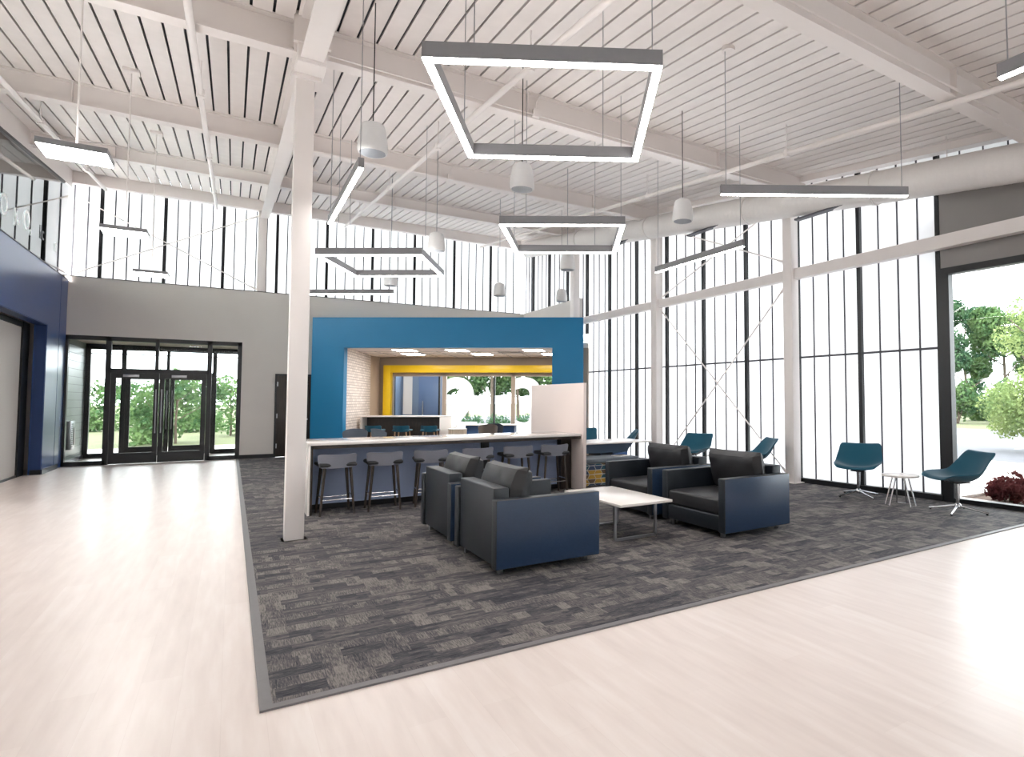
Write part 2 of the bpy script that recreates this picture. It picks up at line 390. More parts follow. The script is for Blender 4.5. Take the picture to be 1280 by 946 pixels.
b = new(); bx(b, .515, .70, 7.33, 7.52, 0, 5.08, .006); bx(b, .47, .76, 7.28, 7.56, 5.06, 5.10); bx(b, .49, .73, 7.30, 7.54, 0, .008)
struct('steel_column', b, WHITE, 'white square steel column standing free at the carpet front', 'column')
b = new(); bx(b, .5, .7, 18.42, 18.6, 0, deckz(18.5)-.28, .004)
struct('steel_column', b, WHITE, 'white steel column in front of the far clerestory', 'column')

# back wall (grey, opening for the storefront and for the room behind the portal)
YB = 18.37
b = new()
for (x0, x1, z0, z1) in [(-3.6, -3.25, 0, 4.39), (-3.25, .22, 3.02, 4.39), (.22, .98, 0, 4.39), (.98, 1.88, 2.22, 4.39), (1.88, 2.0, 0, 4.39), (2.0, 8.17, 3.45, 4.39)]:
    bx(b, x0, x1, YB, YB+.2, z0, z1)
bx(b, -3.6, 8.2, YB-.012, YB+.24, 4.38, 4.395, mi=1)
struct('wall_back', b, [GREY, BLACK], 'grey wall at the far end below the clerestory', 'wall', smooth=False)
b = new(); bx(b, .22, .98, YB-.012, YB, 0, .1)
struct('baseboard_back', b, BLACK, 'dark base strip under the grey far wall', 'baseboard')

# left wall
XL = -3.2
b = new()
bx(b, XL-.2, XL, 16.72, 18.37, 0, 3.08, mi=0); bx(b, XL-.2, XL, 12.4, 18.37, 3.08, 4.28, mi=0)
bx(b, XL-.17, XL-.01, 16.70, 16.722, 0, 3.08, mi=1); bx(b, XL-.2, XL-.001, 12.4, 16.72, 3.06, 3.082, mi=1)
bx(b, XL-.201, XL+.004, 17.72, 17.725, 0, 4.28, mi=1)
struct('wall_left', b, [NAVY, NAVYD], 'glossy navy blue wall at the left with a wide opening', 'wall', smooth=False)
b = new(); bx(b, XL, XL+.012, 16.72, 18.05, 0, .1); bx(b, XL-.17, XL, 16.69, 16.702, 0, .1)
struct('baseboard_left', b, BLACK, 'dark base strip under the navy pier', 'baseboard')
t_ = thing('folding_partition', 'light grey panel partition with black edge frame inside the navy opening', 'partition', (XL-.3, 16.5, 0), kind='structure')
b = new()
for i in range(2): bx(b, -.04, 0, -.18-1.6*(i+1)+.012, -.18-1.6*i, .04, 2.96, .004)
obj('panel', b, mat('partition_grey', rgb(176, 172, 168), .6, var=.02), t_, smooth=False)
b = new(); bx(b, -.06, .02, -4.1, .18, 2.96, 3.06); bx(b, -.06, .03, -.18, .26, 0, 3.07); bx(b, -.06, .02, -4.1, -.18, 0, .04)
obj('frame', b, BLACK, t_, smooth=False)
# glass above the left wall
t_ = thing('window_1', 'pale reflective glass band with faint lettering above the navy wall', 'window', (XL, 0, 0), kind='structure')
b = new(); prism(b, [(-.012, 12.4, 4.28), (-.012, 18.3, 4.28), (-.012, 18.3, deckz(18.3)-.42), (-.012, 12.4, deckz(12.4)-.42)], (.012, 0, 0))
obj('glass', b, GLASSB, t_, smooth=False)
b = new(); beam(b, (-.01, 12.4, deckz(12.4)-.42), (-.01, 17.6, deckz(17.6)-.42), .06, .05); bx(b, -.03, .01, 12.4, 18.3, 4.27, 4.285)
obj('frame', b, BLACK, t_, smooth=False)
b = new(); prism(b, [(-.02, 12.4, 4.29), (-.02, 18.3, 4.29), (-.02, 18.3, 5.9), (-.02, 12.4, 5.7)], (.004, 0, 0))
obj('pale_reflection', b, REFLF, t_, smooth=False)  # bright clerestory reflection put in as a pale sheet behind the glass
def text(name, s, m, size, parent, loc, rot, ext=.003, off=0.):
    cu = bpy.data.curves.new(name, 'FONT'); cu.body = s; cu.size = size; cu.extrude = ext; cu.offset = off; cu.align_x = 'CENTER'
    cu.materials.append(m); o = bpy.data.objects.new(name, cu); COL.objects.link(o); o.location = loc; o.rotation_euler = rot
    if parent: o.parent = parent
    return o
VINW = mat('white_vinyl', rgb(244, 246, 246), .5, var=.01); VINK = mat('dark_vinyl', rgb(50, 54, 62), .5, var=.05)
for s_, y, z, sz, m_ in [('O', 13.6, 4.55, .5, VINW), ('y,', 14.3, 4.62, .45, VINW), ('O,', 14.95, 4.62, .5, VINW), ('lc', 15.96, 4.68, .38, VINK), ('n', 17.06, 4.66, .4, VINW)]:
    text('lettering', s_, m_, sz, t_, (.012, y, z), (pi/2, 0, pi/2))
b = new(); prism(b, [(XL-.12, 12.4, deckz(12.4)-.40), (XL-.12, 18.36, deckz(18.36)-.40), (XL-.12, 18.36, deckz(18.36)), (XL-.12, 12.4, deckz(12.4))], (.12, 0, 0))
struct('trim_2', b, WHITE, 'white sloping fascia above the left glass band', 'trim', smooth=False)
# upper room behind the left glass, lit by an unseen added fill
b = new(); bx(b, -6.5, -6.4, 12.3, 18.4, 0, 7); bx(b, -6.4, XL-.2, 12.3, 17.9, 4.1, 4.2); bx(b, -6.4, XL-.2, 18.3, 18.4, 4.2, 6.6); bx(b, -6.4, XL-.2, 17.9, 18.3, 0, 4.2); bx(b, -6.4, XL, 12.3, 12.4, 0, 6.2)
struct('wall_left_beyond', b, WHITE, 'white wall of the upper space behind the left glass band', 'wall', smooth=False)
ld = bpy.data.lights.new('upper_room_fill', 'AREA'); ld.shape = 'RECTANGLE'; ld.size = 1.2; ld.size_y = 4; ld.energy = 900
lo = bpy.data.objects.new('upper_room_fill', ld); COL.objects.link(lo); lo.location = (-4.8, 15.3, 6.0)
# side and rear of the hall, unseen; translucent bays added for daylight
lm_ = [4.0, 6.8, 9.6, 12.3]
for i in range(3):
    y0, y1 = lm_[i], lm_[i+1]
    b = new(); prism(b, [(XL-.1, y0, 0), (XL-.1, y1, 0), (XL-.1, y1, deckz(y1)-.05), (XL-.1, y0, deckz(y0)-.05)], (.006, 0, 0))
    for k in range(1, 8):
        y = y0+(y1-y0)*k/8; prism(b, [(XL-.09, y-.008, 0), (XL-.09, y+.008, 0), (XL-.09, y+.008, deckz(y)-.05), (XL-.09, y-.008, deckz(y)-.05)], (.02, 0, 0), 1)
    o = struct('window_%d' % (40+i), b, [POLY, SEAM], ORD[i]+' translucent daylight bay added to the unseen left side wall, counted from the camera', 'window', smooth=False)
    b = new(); bx(b, XL-.08, XL, y1-.04, y1+.04, 0, deckz(y1)-.05); obj('mullion', b, BLACK, o, smooth=False)
b = new(); bx(b, XL-.2, wx(-4.5)+.3, -4.7, -4.5, 0, 1.0); bx(b, XL-.2, XL, -4.5, 4.0, 0, deckz(-4.5)); bx(b, wx(-3)-.0, wx(-3)+.2, -4.5, -3, 0, deckz(-3))
struct('wall_rear', b, WHITE, 'white wall behind and left of the camera', 'wall', smooth=False)
rx = [-3.2, -.1, 3.0, 6.1, 9.4]
for i in range(4):
    x0, x1 = rx[i], rx[i+1]; b = new(); bx(b, x0, x1, -4.62, -4.614, 1.0, deckz(-4.6)-.05)
    for k in range(1, 8):
        x = x0+(x1-x0)*k/8; bx(b, x-.008, x+.008, -4.614, -4.60, 1.0, deckz(-4.6)-.05, mi=1)
    o = struct('window_%d' % (50+i), b, [POLY, SEAM], ORD[i]+' added translucent daylight bay from the left in the wall behind the camera', 'window', smooth=False)
    b = new(); bx(b, x0-.035, x0+.035, -4.6, -4.53, 1.0, deckz(-4.6)-.05); obj('mullion', b, BLACK, o, smooth=False)

# ------------------------------------------------------------------ clerestory over the back wall
ms = [-3.96, -2.70, -1.48, -.26, .96, 2.19, 3.41, 4.62, 5.85, 7.06, 8.15]
for i in range(10):
    x0, x1 = ms[i], ms[i+1]
    b = new(); z0, z1 = 4.39, deckz(18.7)-.2
    bx(b, x0, x1, 18.70, 18.706, z0-.3, z1, mi=0)
    n = 5 if i < 9 else 4
    for k in range(1, n): bx(b, x0+(x1-x0)*k/n-.013, x0+(x1-x0)*k/n+.013, 18.67, 18.70, z0-.3, z1, mi=1)
    o = struct('window_%d' % (i+2), b, [POLY, SEAM], ORD[i]+' translucent bay from the left in the far clerestory', 'window', smooth=False)
    b = new(); bx(b, x0-.035, x0+.035, 18.62, 18.69, z0-.3, z1); obj('mullion', b, BLACK, o, smooth=False)
def rod(p, q_, label):
    b = new(); tube(b, [p, q_], .014, 8); 
    d = (Vector(q_)-Vector(p)).normalized()
    for a, s_ in ((p, 1), (q_, -1)):
        a = Vector(a); tube(b, [a, a+d*s_*.22], .024, 8)
    o = obj('brace_rod', b, WHITE); tag(o, label, 'brace', 'white diagonal brace rods', 'structure')
rod((-3.15, 18.5, 4.46), (.52, 18.5, 6.45), 'white brace rod rising to the right across the far clerestory')
rod((-3.15, 18.56, 6.3), (.52, 18.56, 4.46), 'white brace rod falling to the right across the far clerestory')

# ------------------------------------------------------------------ right glazed wall
rm = [4.9, 6.22, 7.48, 8.74, 9.97, 11.2, 12.36, 13.54, 14.64, 15.71, 16.8, 17.85, 18.6]
def WP(y, off=0, z=0): return Vector((wx(y), y, z)) + WN*off
def wslab(bm, y0, y1, z0, z1a, z1b, off, th, mi=0):
    prism(bm, [WP(y0, off, z0), WP(y1, off, z0), WP(y1, off, z1b), WP(y0, off, z1a)], WN*th, mi)
for i in range(12):
    y0, y1 = rm[i], rm[i+1]; low = 0 if y0 < 14.6 else 3.4 if y0 < 15 else 4.42
    za, zb = deckz(y0)-.05, deckz(y1)-.05
    b = new(); wslab(b, y0, y1, low, za, zb, .10, .006, 0)
    for k in range(1, 4):
        y = y0+(y1-y0)*k/4; wslab(b, y-.011, y+.011, low, deckz(y)-.05, deckz(y)-.05, .08, .02, 1)
    if low == 0: wslab(b, y0, y1, 2.29, 2.325, 2.325, .08, .02, 1)
    o = struct('window_%d' % (i+12), b, [POLY, SEAM], ORD[i]+' translucent bay of the right wall counted from the clear window', 'window', smooth=False)
    b = new(); wslab(b, y0-.035, y0+.035, low, deckz(y0)-.05, deckz(y0)-.05, .02, .07); obj('mullion', b, BLACK, o, smooth=False)
    if low == 0:
        b = new(); wslab(b, y0, y1, 0, .09, .09, .0, .11); obj('sill', b, BLACK, o, smooth=False)
# big clear window
b = new(); wslab(b, -3.0, 4.84, .05, 3.44, 3.44, .05, .008)
o = struct('window_24', b, GLASS, 'tall clear window looking out on the car park and trees', 'window', smooth=False)
b = new(); wslab(b, 4.74, 4.86, 0, 3.5, 3.5, 0, .14); wslab(b, -3, 4.74, 3.40, 3.5, 3.5, 0, .14); wslab(b, -3, 4.74, 0, .07, .07, 0, .14)
wslab(b, 1.2, 1.3, .07, 3.4, 3.4, 0, .14); obj('frame', b, BLACK, o, smooth=False)
b = new(); wslab(b, -3.0, 4.88, 3.5, 4.84, 4.84, .03, .16)
struct('wall_right', b, SPAN, 'grey spandrel wall above the clear window', 'wall', smooth=False)
for i, (y0, y1) in enumerate([(3.6, 4.9), (2.3, 3.6), (1.0, 2.3)]):
    b = new(); wslab(b, y0, y1, 4.84, deckz(y0)-.05, deckz(y1)-.05, .1, .006)
    for k in range(4): y = y0+(y1-y0)*k/4; wslab(b, y-.008, y+.008, 4.84, deckz(y)-.05, deckz(y)-.05, .08, .02, 1)
    o = struct('window_%d' % (i+25), b, [POLY, SEAM], ['translucent clerestory bay above the grey spandrel, next to the tall bays', 'middle translucent clerestory bay above the grey spandrel', 'translucent clerestory bay above the grey spandrel, nearest the camera'][i], 'window', smooth=False)
    b = new(); wslab(b, y0-.035, y0+.035, 4.84, deckz(y0)-.05, deckz(y0)-.05, .02, .07); obj('mullion', b, BLACK, o, smooth=False)
b = new(); wslab(b, 15.0, 18.5, 3.4, 4.46, 4.40, -.02, .2); wslab(b, 14.95, 15.05, 3.4, 4.46, 4.46, -.04, .22)
struct('wall_right_far', b, GREY, 'grey upper wall in the far right corner behind the blue portal', 'wall', smooth=False)
# columns, girt and bracing on the right wall
for i, y in enumerate((7.5, 11.36, 15.0)):
    b = new(); p = WP(y, -.13); R = Matrix.Rotation(math.atan2(.0595, 1), 3, 'Z')
    box(b, (p.x, p.y, deckz(y)/2-.15), (.2, .2, deckz(y)-.3), .006, 0, R); box(b, (p.x, p.y, .012), (.3, .3, .02), 0, 0, R)
    struct('steel_column', b, WHITE, ['white steel column on the right wall behind the lounge chairs', 'white steel column on the right wall right of the communal table', 'white steel column beside the blue portal'][i], 'column')
b = new(); prism(b, [WP(15.0, -.16, 3.66), WP(-3, -.16, 3.86), WP(-3, -.16, 4.07), WP(15.0, -.16, 3.84)], WN*.14)
struct('steel_girt', b, WHITE, 'white horizontal steel girt crossing the right wall', 'beam', smooth=False)
rod(WP(11.2, -.1, 3.6), WP(7.62, -.1, .12), 'white brace rod falling towards the near column, lower right wall')
rod(WP(7.62, -.07, 3.7), WP(11.2, -.07, .12), 'white brace rod falling towards the far column, lower right wall')
rod(WP(11.2, -.1, 3.95), WP(7.62, -.1, 5.3), 'white brace rod above the girt rising towards the near column')
rod(WP(7.62, -.07, 4.1), WP(11.2, -.07, 5.6), 'white brace rod above the girt rising towards the far column')

# duct and pipes under the roof
b = new(); pts = []; N = 150
def ductp(y): return Vector((wx(y)-.42, y, 4.19+.122*y))
ya, yb = 1.2, 17.3
d = (ductp(yb)-ductp(ya)).normalized(); t = bmesh.new(); rings = []
s_ = d.cross(Vector((0, 0, 1))).normalized(); u_ = s_.cross(d); seg = 28
steps = []
for i in range(N+1):
    y = ya+(yb-ya)*i/N
    steps.append((y, .255)); steps.append((y+.012, .2575)); steps.append((y+.024, .255))
for y, r in steps:
    p = ductp(y); rings.append([t.verts.new(p+(s_*cos(2*pi*k/seg)+u_*sin(2*pi*k/seg))*r) for k in range(seg)])
for A, B in zip(rings, rings[1:]):
    for k in range(seg): t.faces.new((A[k], A[(k+1) % seg], B[(k+1) % seg], B[k]))
t.faces.new(rings[0]); t.faces.new(rings[-1]); bmesh.ops.recalc_face_normals(t, faces=t.faces); merge(b, t, 0)
dt = obj('air_duct', b, DUCT); tag(dt, 'large white spiral air duct hung along the right glazed wall', 'duct')
for y in (3.4, 5.6, 8.2, 11.2, 14.2):
    b = new(); p = ductp(y); tube(b, [p-d*.03, p+d*.03], .272, 28); obj('duct_collar', b, DUCT, dt)
for y in (4.5, 7.9, 12, 15.4):
    b = new(); p = ductp(y); tube(b, [p+Vector((0, 0, .2)), (p.x, p.y, deckz(y)+.02)], .008, 6); obj('hanger', b, WHITE, dt)
for y in (6.6, 9.4, 12.4):
    b = new(); p = ductp(y); bx(b, p.x-.1, p.x+.02, y-.5, y+.5, p.z-.285, p.z-.255); obj('air_grille', b, SEAM, dt, label='thin dark slot grille under the white duct')
def pipe(x, ya, yb, dz, label):
    b = new(); tube(b, [(x, ya, deckz(ya)-dz), (x, yb, deckz(yb)-dz)], .035, 10); o = obj('sprinkler_pipe', b, WHITE); tag(o, label, 'pipe', 'white sprinkler pipes under the roof')
    y = ya+1.3
    while y < yb:
        b = new(); tube(b, [(x-.0, y, deckz(y)-dz-.05), (x, y, deckz(y)-dz+.05)], .045, 8); tube(b, [(x, y, deckz(y)-dz), (x, y, deckz(y)+.02)], .008, 6)
        obj('pipe_hanger', b, WHITE, o); y += 3.4
pipe(-.42, 1, 18.2, .42, 'white sprinkler pipe left of the front column')
pipe(2.58, 1, 18.2, .40, 'white sprinkler pipe passing above the large square light')
pipe(6.55, 1, 18.2, .42, 'white sprinkler pipe nearest the right wall')
pipe(-2.58, 1, 18.2, .36, 'white sprinkler pipe nearest the left glass band')

# ------------------------------------------------------------------ entrance storefront and vestibule
Z1 = 3.02
t_ = thing('window_28', 'black framed glazed entrance storefront around the double doors', 'window', (0, YB, 0), kind='structure')
b = new()
for x in (-3.2, -2.44, -.47, .175): bx(b, x-.05, x+.05, .0, .13, 0, Z1)
bx(b, -1.53-.035, -1.53+.035, 0, .13, 2.22, Z1)
bx(b, -3.25, .22, 0, .13, Z1-.1, Z1); bx(b, -2.44, -.47, 0, .13, 2.16, 2.27)
bx(b, -3.2, -2.44, 0, .13, 0, .1); bx(b, -.47, .175, 0, .13, 0, .1)
obj('frame', b, BLACK, t_, smooth=False)
for x0, x1, z0, z1 in [(-3.15, -2.49, .1, 2.92), (-2.39, -1.565, 2.27, 2.92), (-1.495, -.52, 2.27, 2.92), (-.42, .125, .1, 2.92)]:
    b = new(); bx(b, x0, x1, .06, .068, z0, z1); obj('glass_pane', b, GLASS, t_, smooth=False)
def door_leaf(name, label, x0, x1, y, hinge_left, hz=2.16):
    dr = thing(name, label, 'door', ((x0+x1)/2, y, 0), kind='structure'); h = (x1-x0)/2
    b = new(); bx(b, -h, -h+.1, -.025, .025, .01, hz); bx(b, h-.1, h, -.025, .025, .01, hz); bx(b, -h+.1, h-.1, -.025, .025, hz-.12, hz); bx(b, -h+.1, h-.1, -.025, .025, .01, .26)
    lf = obj('leaf', b, BLACK, dr, smooth=False)
    b = new(); bx(b, -h+.1, h-.1, -.004, .004, .26, hz-.12); obj('glass_pane', b, GLASS, lf, smooth=False)
    s = 1 if hinge_left else -1; xx = s*(h-.05)
    b = new(); tube(b, [(xx, -.07, .72), (xx, -.07, 1.78)], .014, 10)
    for z in (.8, 1.7): tube(b, [(xx, -.07, z), (xx, -.02, z)], .009, 8)
    obj('pull_handle', b, STEEL, lf)
    b = new(); bx(b, -h*.5, -h*.5+.3, -.06, -.026, hz-.09, hz-.03, .005); obj('door_closer', b, STEEL, lf)
    return dr
door_leaf('door_1', 'left black framed glass leaf of the entrance double door', -2.385, -1.475, YB+.04, True)
door_leaf('door_2', 'right black framed glass leaf of the entrance double door', -1.465, -.525, YB+.04, False)
# vestibule and outer doors
YO = 20.7
b = new(); bx(b, -3.4, -3.2, YB+.2, YO, 0, 3.0); bx(b, .22, .45, YB+.2, YO, 0, 3.0)
for k in range(16):
    bx(b, -3.205, -3.196, YB+.2, YO, .19*k+.186, .19*k+.192, mi=1)
struct('wall_vestibule', b, [VESTG, SEAM], 'grey green clad side walls of the entrance vestibule', 'wall', smooth=False)
b = new(); bx(b, -3.4, .45, YB+.2, YO+.15, 3.0, 3.12); struct('ceiling_vestibule', b, CEILT, 'white ceiling of the entrance vestibule', 'ceiling', smooth=False)
b = new(); bx(b, -3.196, -3.18, YB+.2, YO, 0, .1); struct('baseboard_vestibule', b, STEEL, 'metal base strip on the vestibule side wall', 'baseboard', smooth=False)
t_ = thing('window_29', 'outer black framed storefront at the far side of the vestibule', 'window', (0, YO, 0), kind='structure')
b = new()
for x in (-3.15, -2.42, -.40, .19): bx(b, x-.05, x+.05, 0, .12, 0, 3.0)
bx(b, -1.47-.035, -1.47+.035, 0, .12, 2.3, 3.0); bx(b, -3.2, .22, 0, .12, 2.86, 3.0); bx(b, -3.2, .22, .02, .05, 2.74, 2.765); bx(b, -2.42, -.4, 0, .12, 2.2, 2.3)
bx(b, -3.15, -2.42, 0, .12, 0, .12); bx(b, -.4, .19, 0, .12, 0, .12)
obj('frame', b, BLACK, t_, smooth=False)
for x0, x1, z0, z1 in [(-3.1, -2.47, .12, 2.86), (-.35, .14, .12, 2.86), (-2.37, -1.505, 2.3, 2.86), (-1.435, -.45, 2.3, 2.86)]:
    b = new(); bx(b, x0, x1, .05, .058, z0, z1); obj('glass_pane', b, GLASS, t_, smooth=False)
door_leaf('door_3', 'left leaf of the outer vestibule doors seen through the entrance', -2.37, -1.425, YO+.04, True, 2.2)
door_leaf('door_4', 'right leaf of the outer vestibule doors seen through the entrance', -1.415, -.45, YO+.04, False, 2.2)
t_ = thing('wall_heater', 'slim silver grille unit fixed to the vestibule side wall', 'heater', (-3.2, 19.0, .35))
b = new(); bx(b, .0, .09, -.22, .22, 0, .68, .012); obj('casing', b, STEEL, t_)
b = new()
for k in range(12): bx(b, .09, .096, -.18, -.02, .06+.048*k, .085+.048*k)
obj('grille', b, SEAM, t_, smooth=False, label='dark slotted grille')
b = new(); bx(b, .09, .1, .04, .2, .1, .5, .004); obj('control_cover', b, SPKW, t_)

# dark wood door beside the portal
t_ = thing('door_5', 'dark walnut door with steel hinges behind the front column', 'door', (1.43, YB, 0), kind='structure')
b = new(); bx(b, -.45, -.40, -.03, .15, 0, 2.22); bx(b, .40, .45, -.03, .15, 0, 2.22); bx(b, -.40, .40, -.03, .15, 2.17, 2.22); obj('frame', b, BLACK, t_, smooth=False)
b = new(); bx(b, -.40, .40, .0, .05, .01, 2.17, .003); lf_ = obj('leaf', b, DKWOOD, t_)
for z in (.3, 1.1, 1.95):
    b = new(); bx(b, -.405, -.375, -.015, .0, z-.06, z+.06); tube(b, [(-.4, -.02, z-.06), (-.4, -.02, z+.06)], .009, 8); obj('hinge', b, STEEL, t_)
b = new(); tube(b, [(.33, -.05, 1.0), (.33, 0, 1.0)], .02, 10); tube(b, [(.33, -.05, 1.0), (.22, -.05, 1.0)], .01, 8); obj('lever_handle', b, STEEL, lf_)

# ------------------------------------------------------------------ blue portal and the room behind it (u across, v away, turned by ANN)
def annex(name, bm, mats, label, cat, **k): return struct(name, bm, mats, label, cat, rotz=ANN, **k)
b = new()
v0, v1 = 16.22, 16.42
bx(b, -8.42, -7.54, v0, v1, 0, 3.78); bx(b, -1.87, -1.03, v0, v1, 0, 3.78); bx(b, -7.54, -1.87, v0, v1, 2.95, 3.78)
annex('wall_portal', b, TEALW, 'bright cyan blue portal wall framing the room beyond', 'wall', smooth=False)
b = new(); bx(b, -9.5, -.9, v1, 20.2, 2.96, 3.1, mi=0)
for u in [-7.3+.61*k for k in range(10)]: bx(b, u-.008, u+.008, 17.6, 20, 2.955, 2.962, mi=1)
for v in (17.6, 18.2, 18.8, 19.4): bx(b, -7.9, -1, v-.008, v+.008, 2.955, 2.962, mi=1)
annex('ceiling_annex', b, [CEILT, SEAM], 'white tiled ceiling of the room behind the portal', 'ceiling', smooth=False)
b = new(); prism(b, [(0, 0, 0), (0, 2.85, 0), (-.2, 2.85, 0), (-.2, 0, 0)], (0, 0, 2.96))
o = annex('wall_annex_brick', b, BRICK, 'painted white brick wall at the left inside the portal', 'wall', smooth=False)
o.location = Matrix.Rotation(ANN, 3, 'Z') @ Vector((-7.545, v1, 0)); o.rotation_euler = (0, 0, ANN+.185)
b = new(); bx(b, -8.3, -8.09, 19.2, 20.0, 0, 2.96); annex('wall_annex_left', b, ANNW, 'beige return wall between the white brick and yellow frame', 'wall', smooth=False)
b = new(); V2 = 20.0
bx(b, -8.4, -.9, V2, V2+.15, 2.44, 2.96); bx(b, -8.4, -7.65, V2, V2+.15, 0, 2.44)
for u in (-5.92, -3.61, -1.3): bx(b, u-.065, u+.065, V2, V2+.12, 0, 2.44)
bx(b, -7.65, -.9, V2, V2+.12, 0, .1); bx(b, -7.65, -.9, V2, V2+.1, 2.32, 2.44)
bx(b, -1.05, -.9, v1, V2, 0, 2.96)
annex('wall_annex_back', b, ANNT, 'taupe window wall with posts behind the yellow frame', 'wall', smooth=False)
b = new(); bx(b, -7.88, -7.65, V2-.22, V2, 0, 2.68, .004); bx(b, -7.65, -1.2, V2-.22, V2, 2.44, 2.68, .004)
annex('trim_3', b, YEL, 'bright yellow box frame around the numbered windows', 'trim')
for i, (u0, u1) in enumerate([(-7.65, -5.98), (-5.85, -3.68), (-3.54, -1.37)]):
    b = new(); bx(b, u0, u1, V2+.05, V2+.058, .1, 2.32)
    o = annex('window_%d' % (30+i), b, GLASS, 'glass panel with a large white number %d behind the portal' % (i+1), 'window', smooth=False)
    sz = [1.66, 2.5, 2.5][i]; uu = [-7.15, -5.42, -3.16][i]; zb = [1.12, .5, .5][i]
    tx = text('number', str(i+1), FILM, sz, o, (uu, V2+.04, zb), (pi/2, 0, 0), .002, .07)
for u in (-6.02, -4.25):
    pass
b = new(); bx(b, -4.28, -4.22, V2+.06, V2+.1, .1, 2.32); bx(b, -6.13, -6.07, V2+.06, V2+.1, .1, 2.32)
annex('trim_4', b, BLACK, 'thin black uprights behind the numbered windows', 'trim', smooth=False)
b = new(); bx(b, -7.6, -6.2, V2+.7, V2+.75, 0, 2.6); bx(b, -7.65, -7.6, V2+.15, V2+.75, 0, 2.6)
annex('wall_annex_beyond', b, mat('pale_blue_grey', rgb(120, 140, 168), .4, var=.03, scale=2), 'blue grey wall seen through the window numbered one', 'wall', smooth=False)
t_ = thing('blue_door', 'blue grey inner door seen through the window numbered one', 'door', (0, 0, 0), ANN)
b = new(); bx(b, -6.98, -6.25, V2+.62, V2+.68, 0, 2.4, .004); obj('leaf', b, mat('door_blue_grey', rgb(92, 116, 156), .35, var=.03, scale=2), t_)
b = new(); tube(b, [(-6.82, V2+.56, .9), (-6.82, V2+.56, 1.5)], .02, 8); tube(b, [(-6.82, V2+.56, 1.0), (-6.82, V2+.62, 1.0)], .012, 8); obj('pull_handle', b, STEEL, t_)
RA = Matrix.Rotation(ANN, 3, 'Z')
def au(u, v, z=0): return RA @ Vector((u, v, z))
DIFFA = mat('lit_troffer', (1, .97, .92, 1), .5, emit=LAMP*.85, var=.01)
for i, (u, v, l) in enumerate([(-6.45, 18.5, 'left'), (-4.3, 18.5, 'middle'), (-2.15, 18.5, 'right'), (-6.2, 17.1, 'front left'), (-4.7, 17.1, 'front middle'), (-2.5, 17.1, 'front right')]):
    t_ = thing('ceiling_light', 'recessed square ceiling light in the room behind the portal, the %s one' % l, 'light', au(u, v, 2.955), ANN, 'recessed lights behind the portal')
    b = new(); bx(b, -.32, .32, -.32, .32, -.012, 0); obj('frame', b, WHITE, t_, smooth=False)
    b = new(); bx(b, -.28, .28, -.28, .28, -.016, -.012); obj('diffuser', b, DIFFA, t_, smooth=False)
t_ = thing('ceiling_vent', 'dark lined air vent in the ceiling behind the portal', 'vent', au(-3.3, 17.9, 2.955), ANN)
b = new(); bx(b, -.4, .4, -.1, .1, -.01, 0); obj('frame', b, CEILT, t_, smooth=False)
b = new()
for k in range(3): bx(b, -.36, .36, -.07+.055*k, -.04+.055*k, -.014, -.01)
obj('slots', b, BLACK, t_, smooth=False)
# bar inside
t_ = thing('annex_bar', 'white topped bar counter with dark wood inside, behind the portal', 'counter', au(-6.35, 17.85), ANN)
b = new(); bx(b, -1.32, 1.36, -.25, .35, 1.02, 1.06, .004); obj('countertop', b, TABW, t_)
b = new(); bx(b, -1.3, 1.0, .1, .35, 0, 1.02); obj('front_panel', b, DKWOOD, t_, smooth=False)
b = new(); bx(b, 1.02, 1.36, -.25, .35, 0, 1.02, .003); obj('end_panel', b, TABW, t_)
b = new(); bx(b, -1.32, -1.26, -.25, .35, 0, 1.02); obj('side_panel', b, GREY, t_, smooth=False)

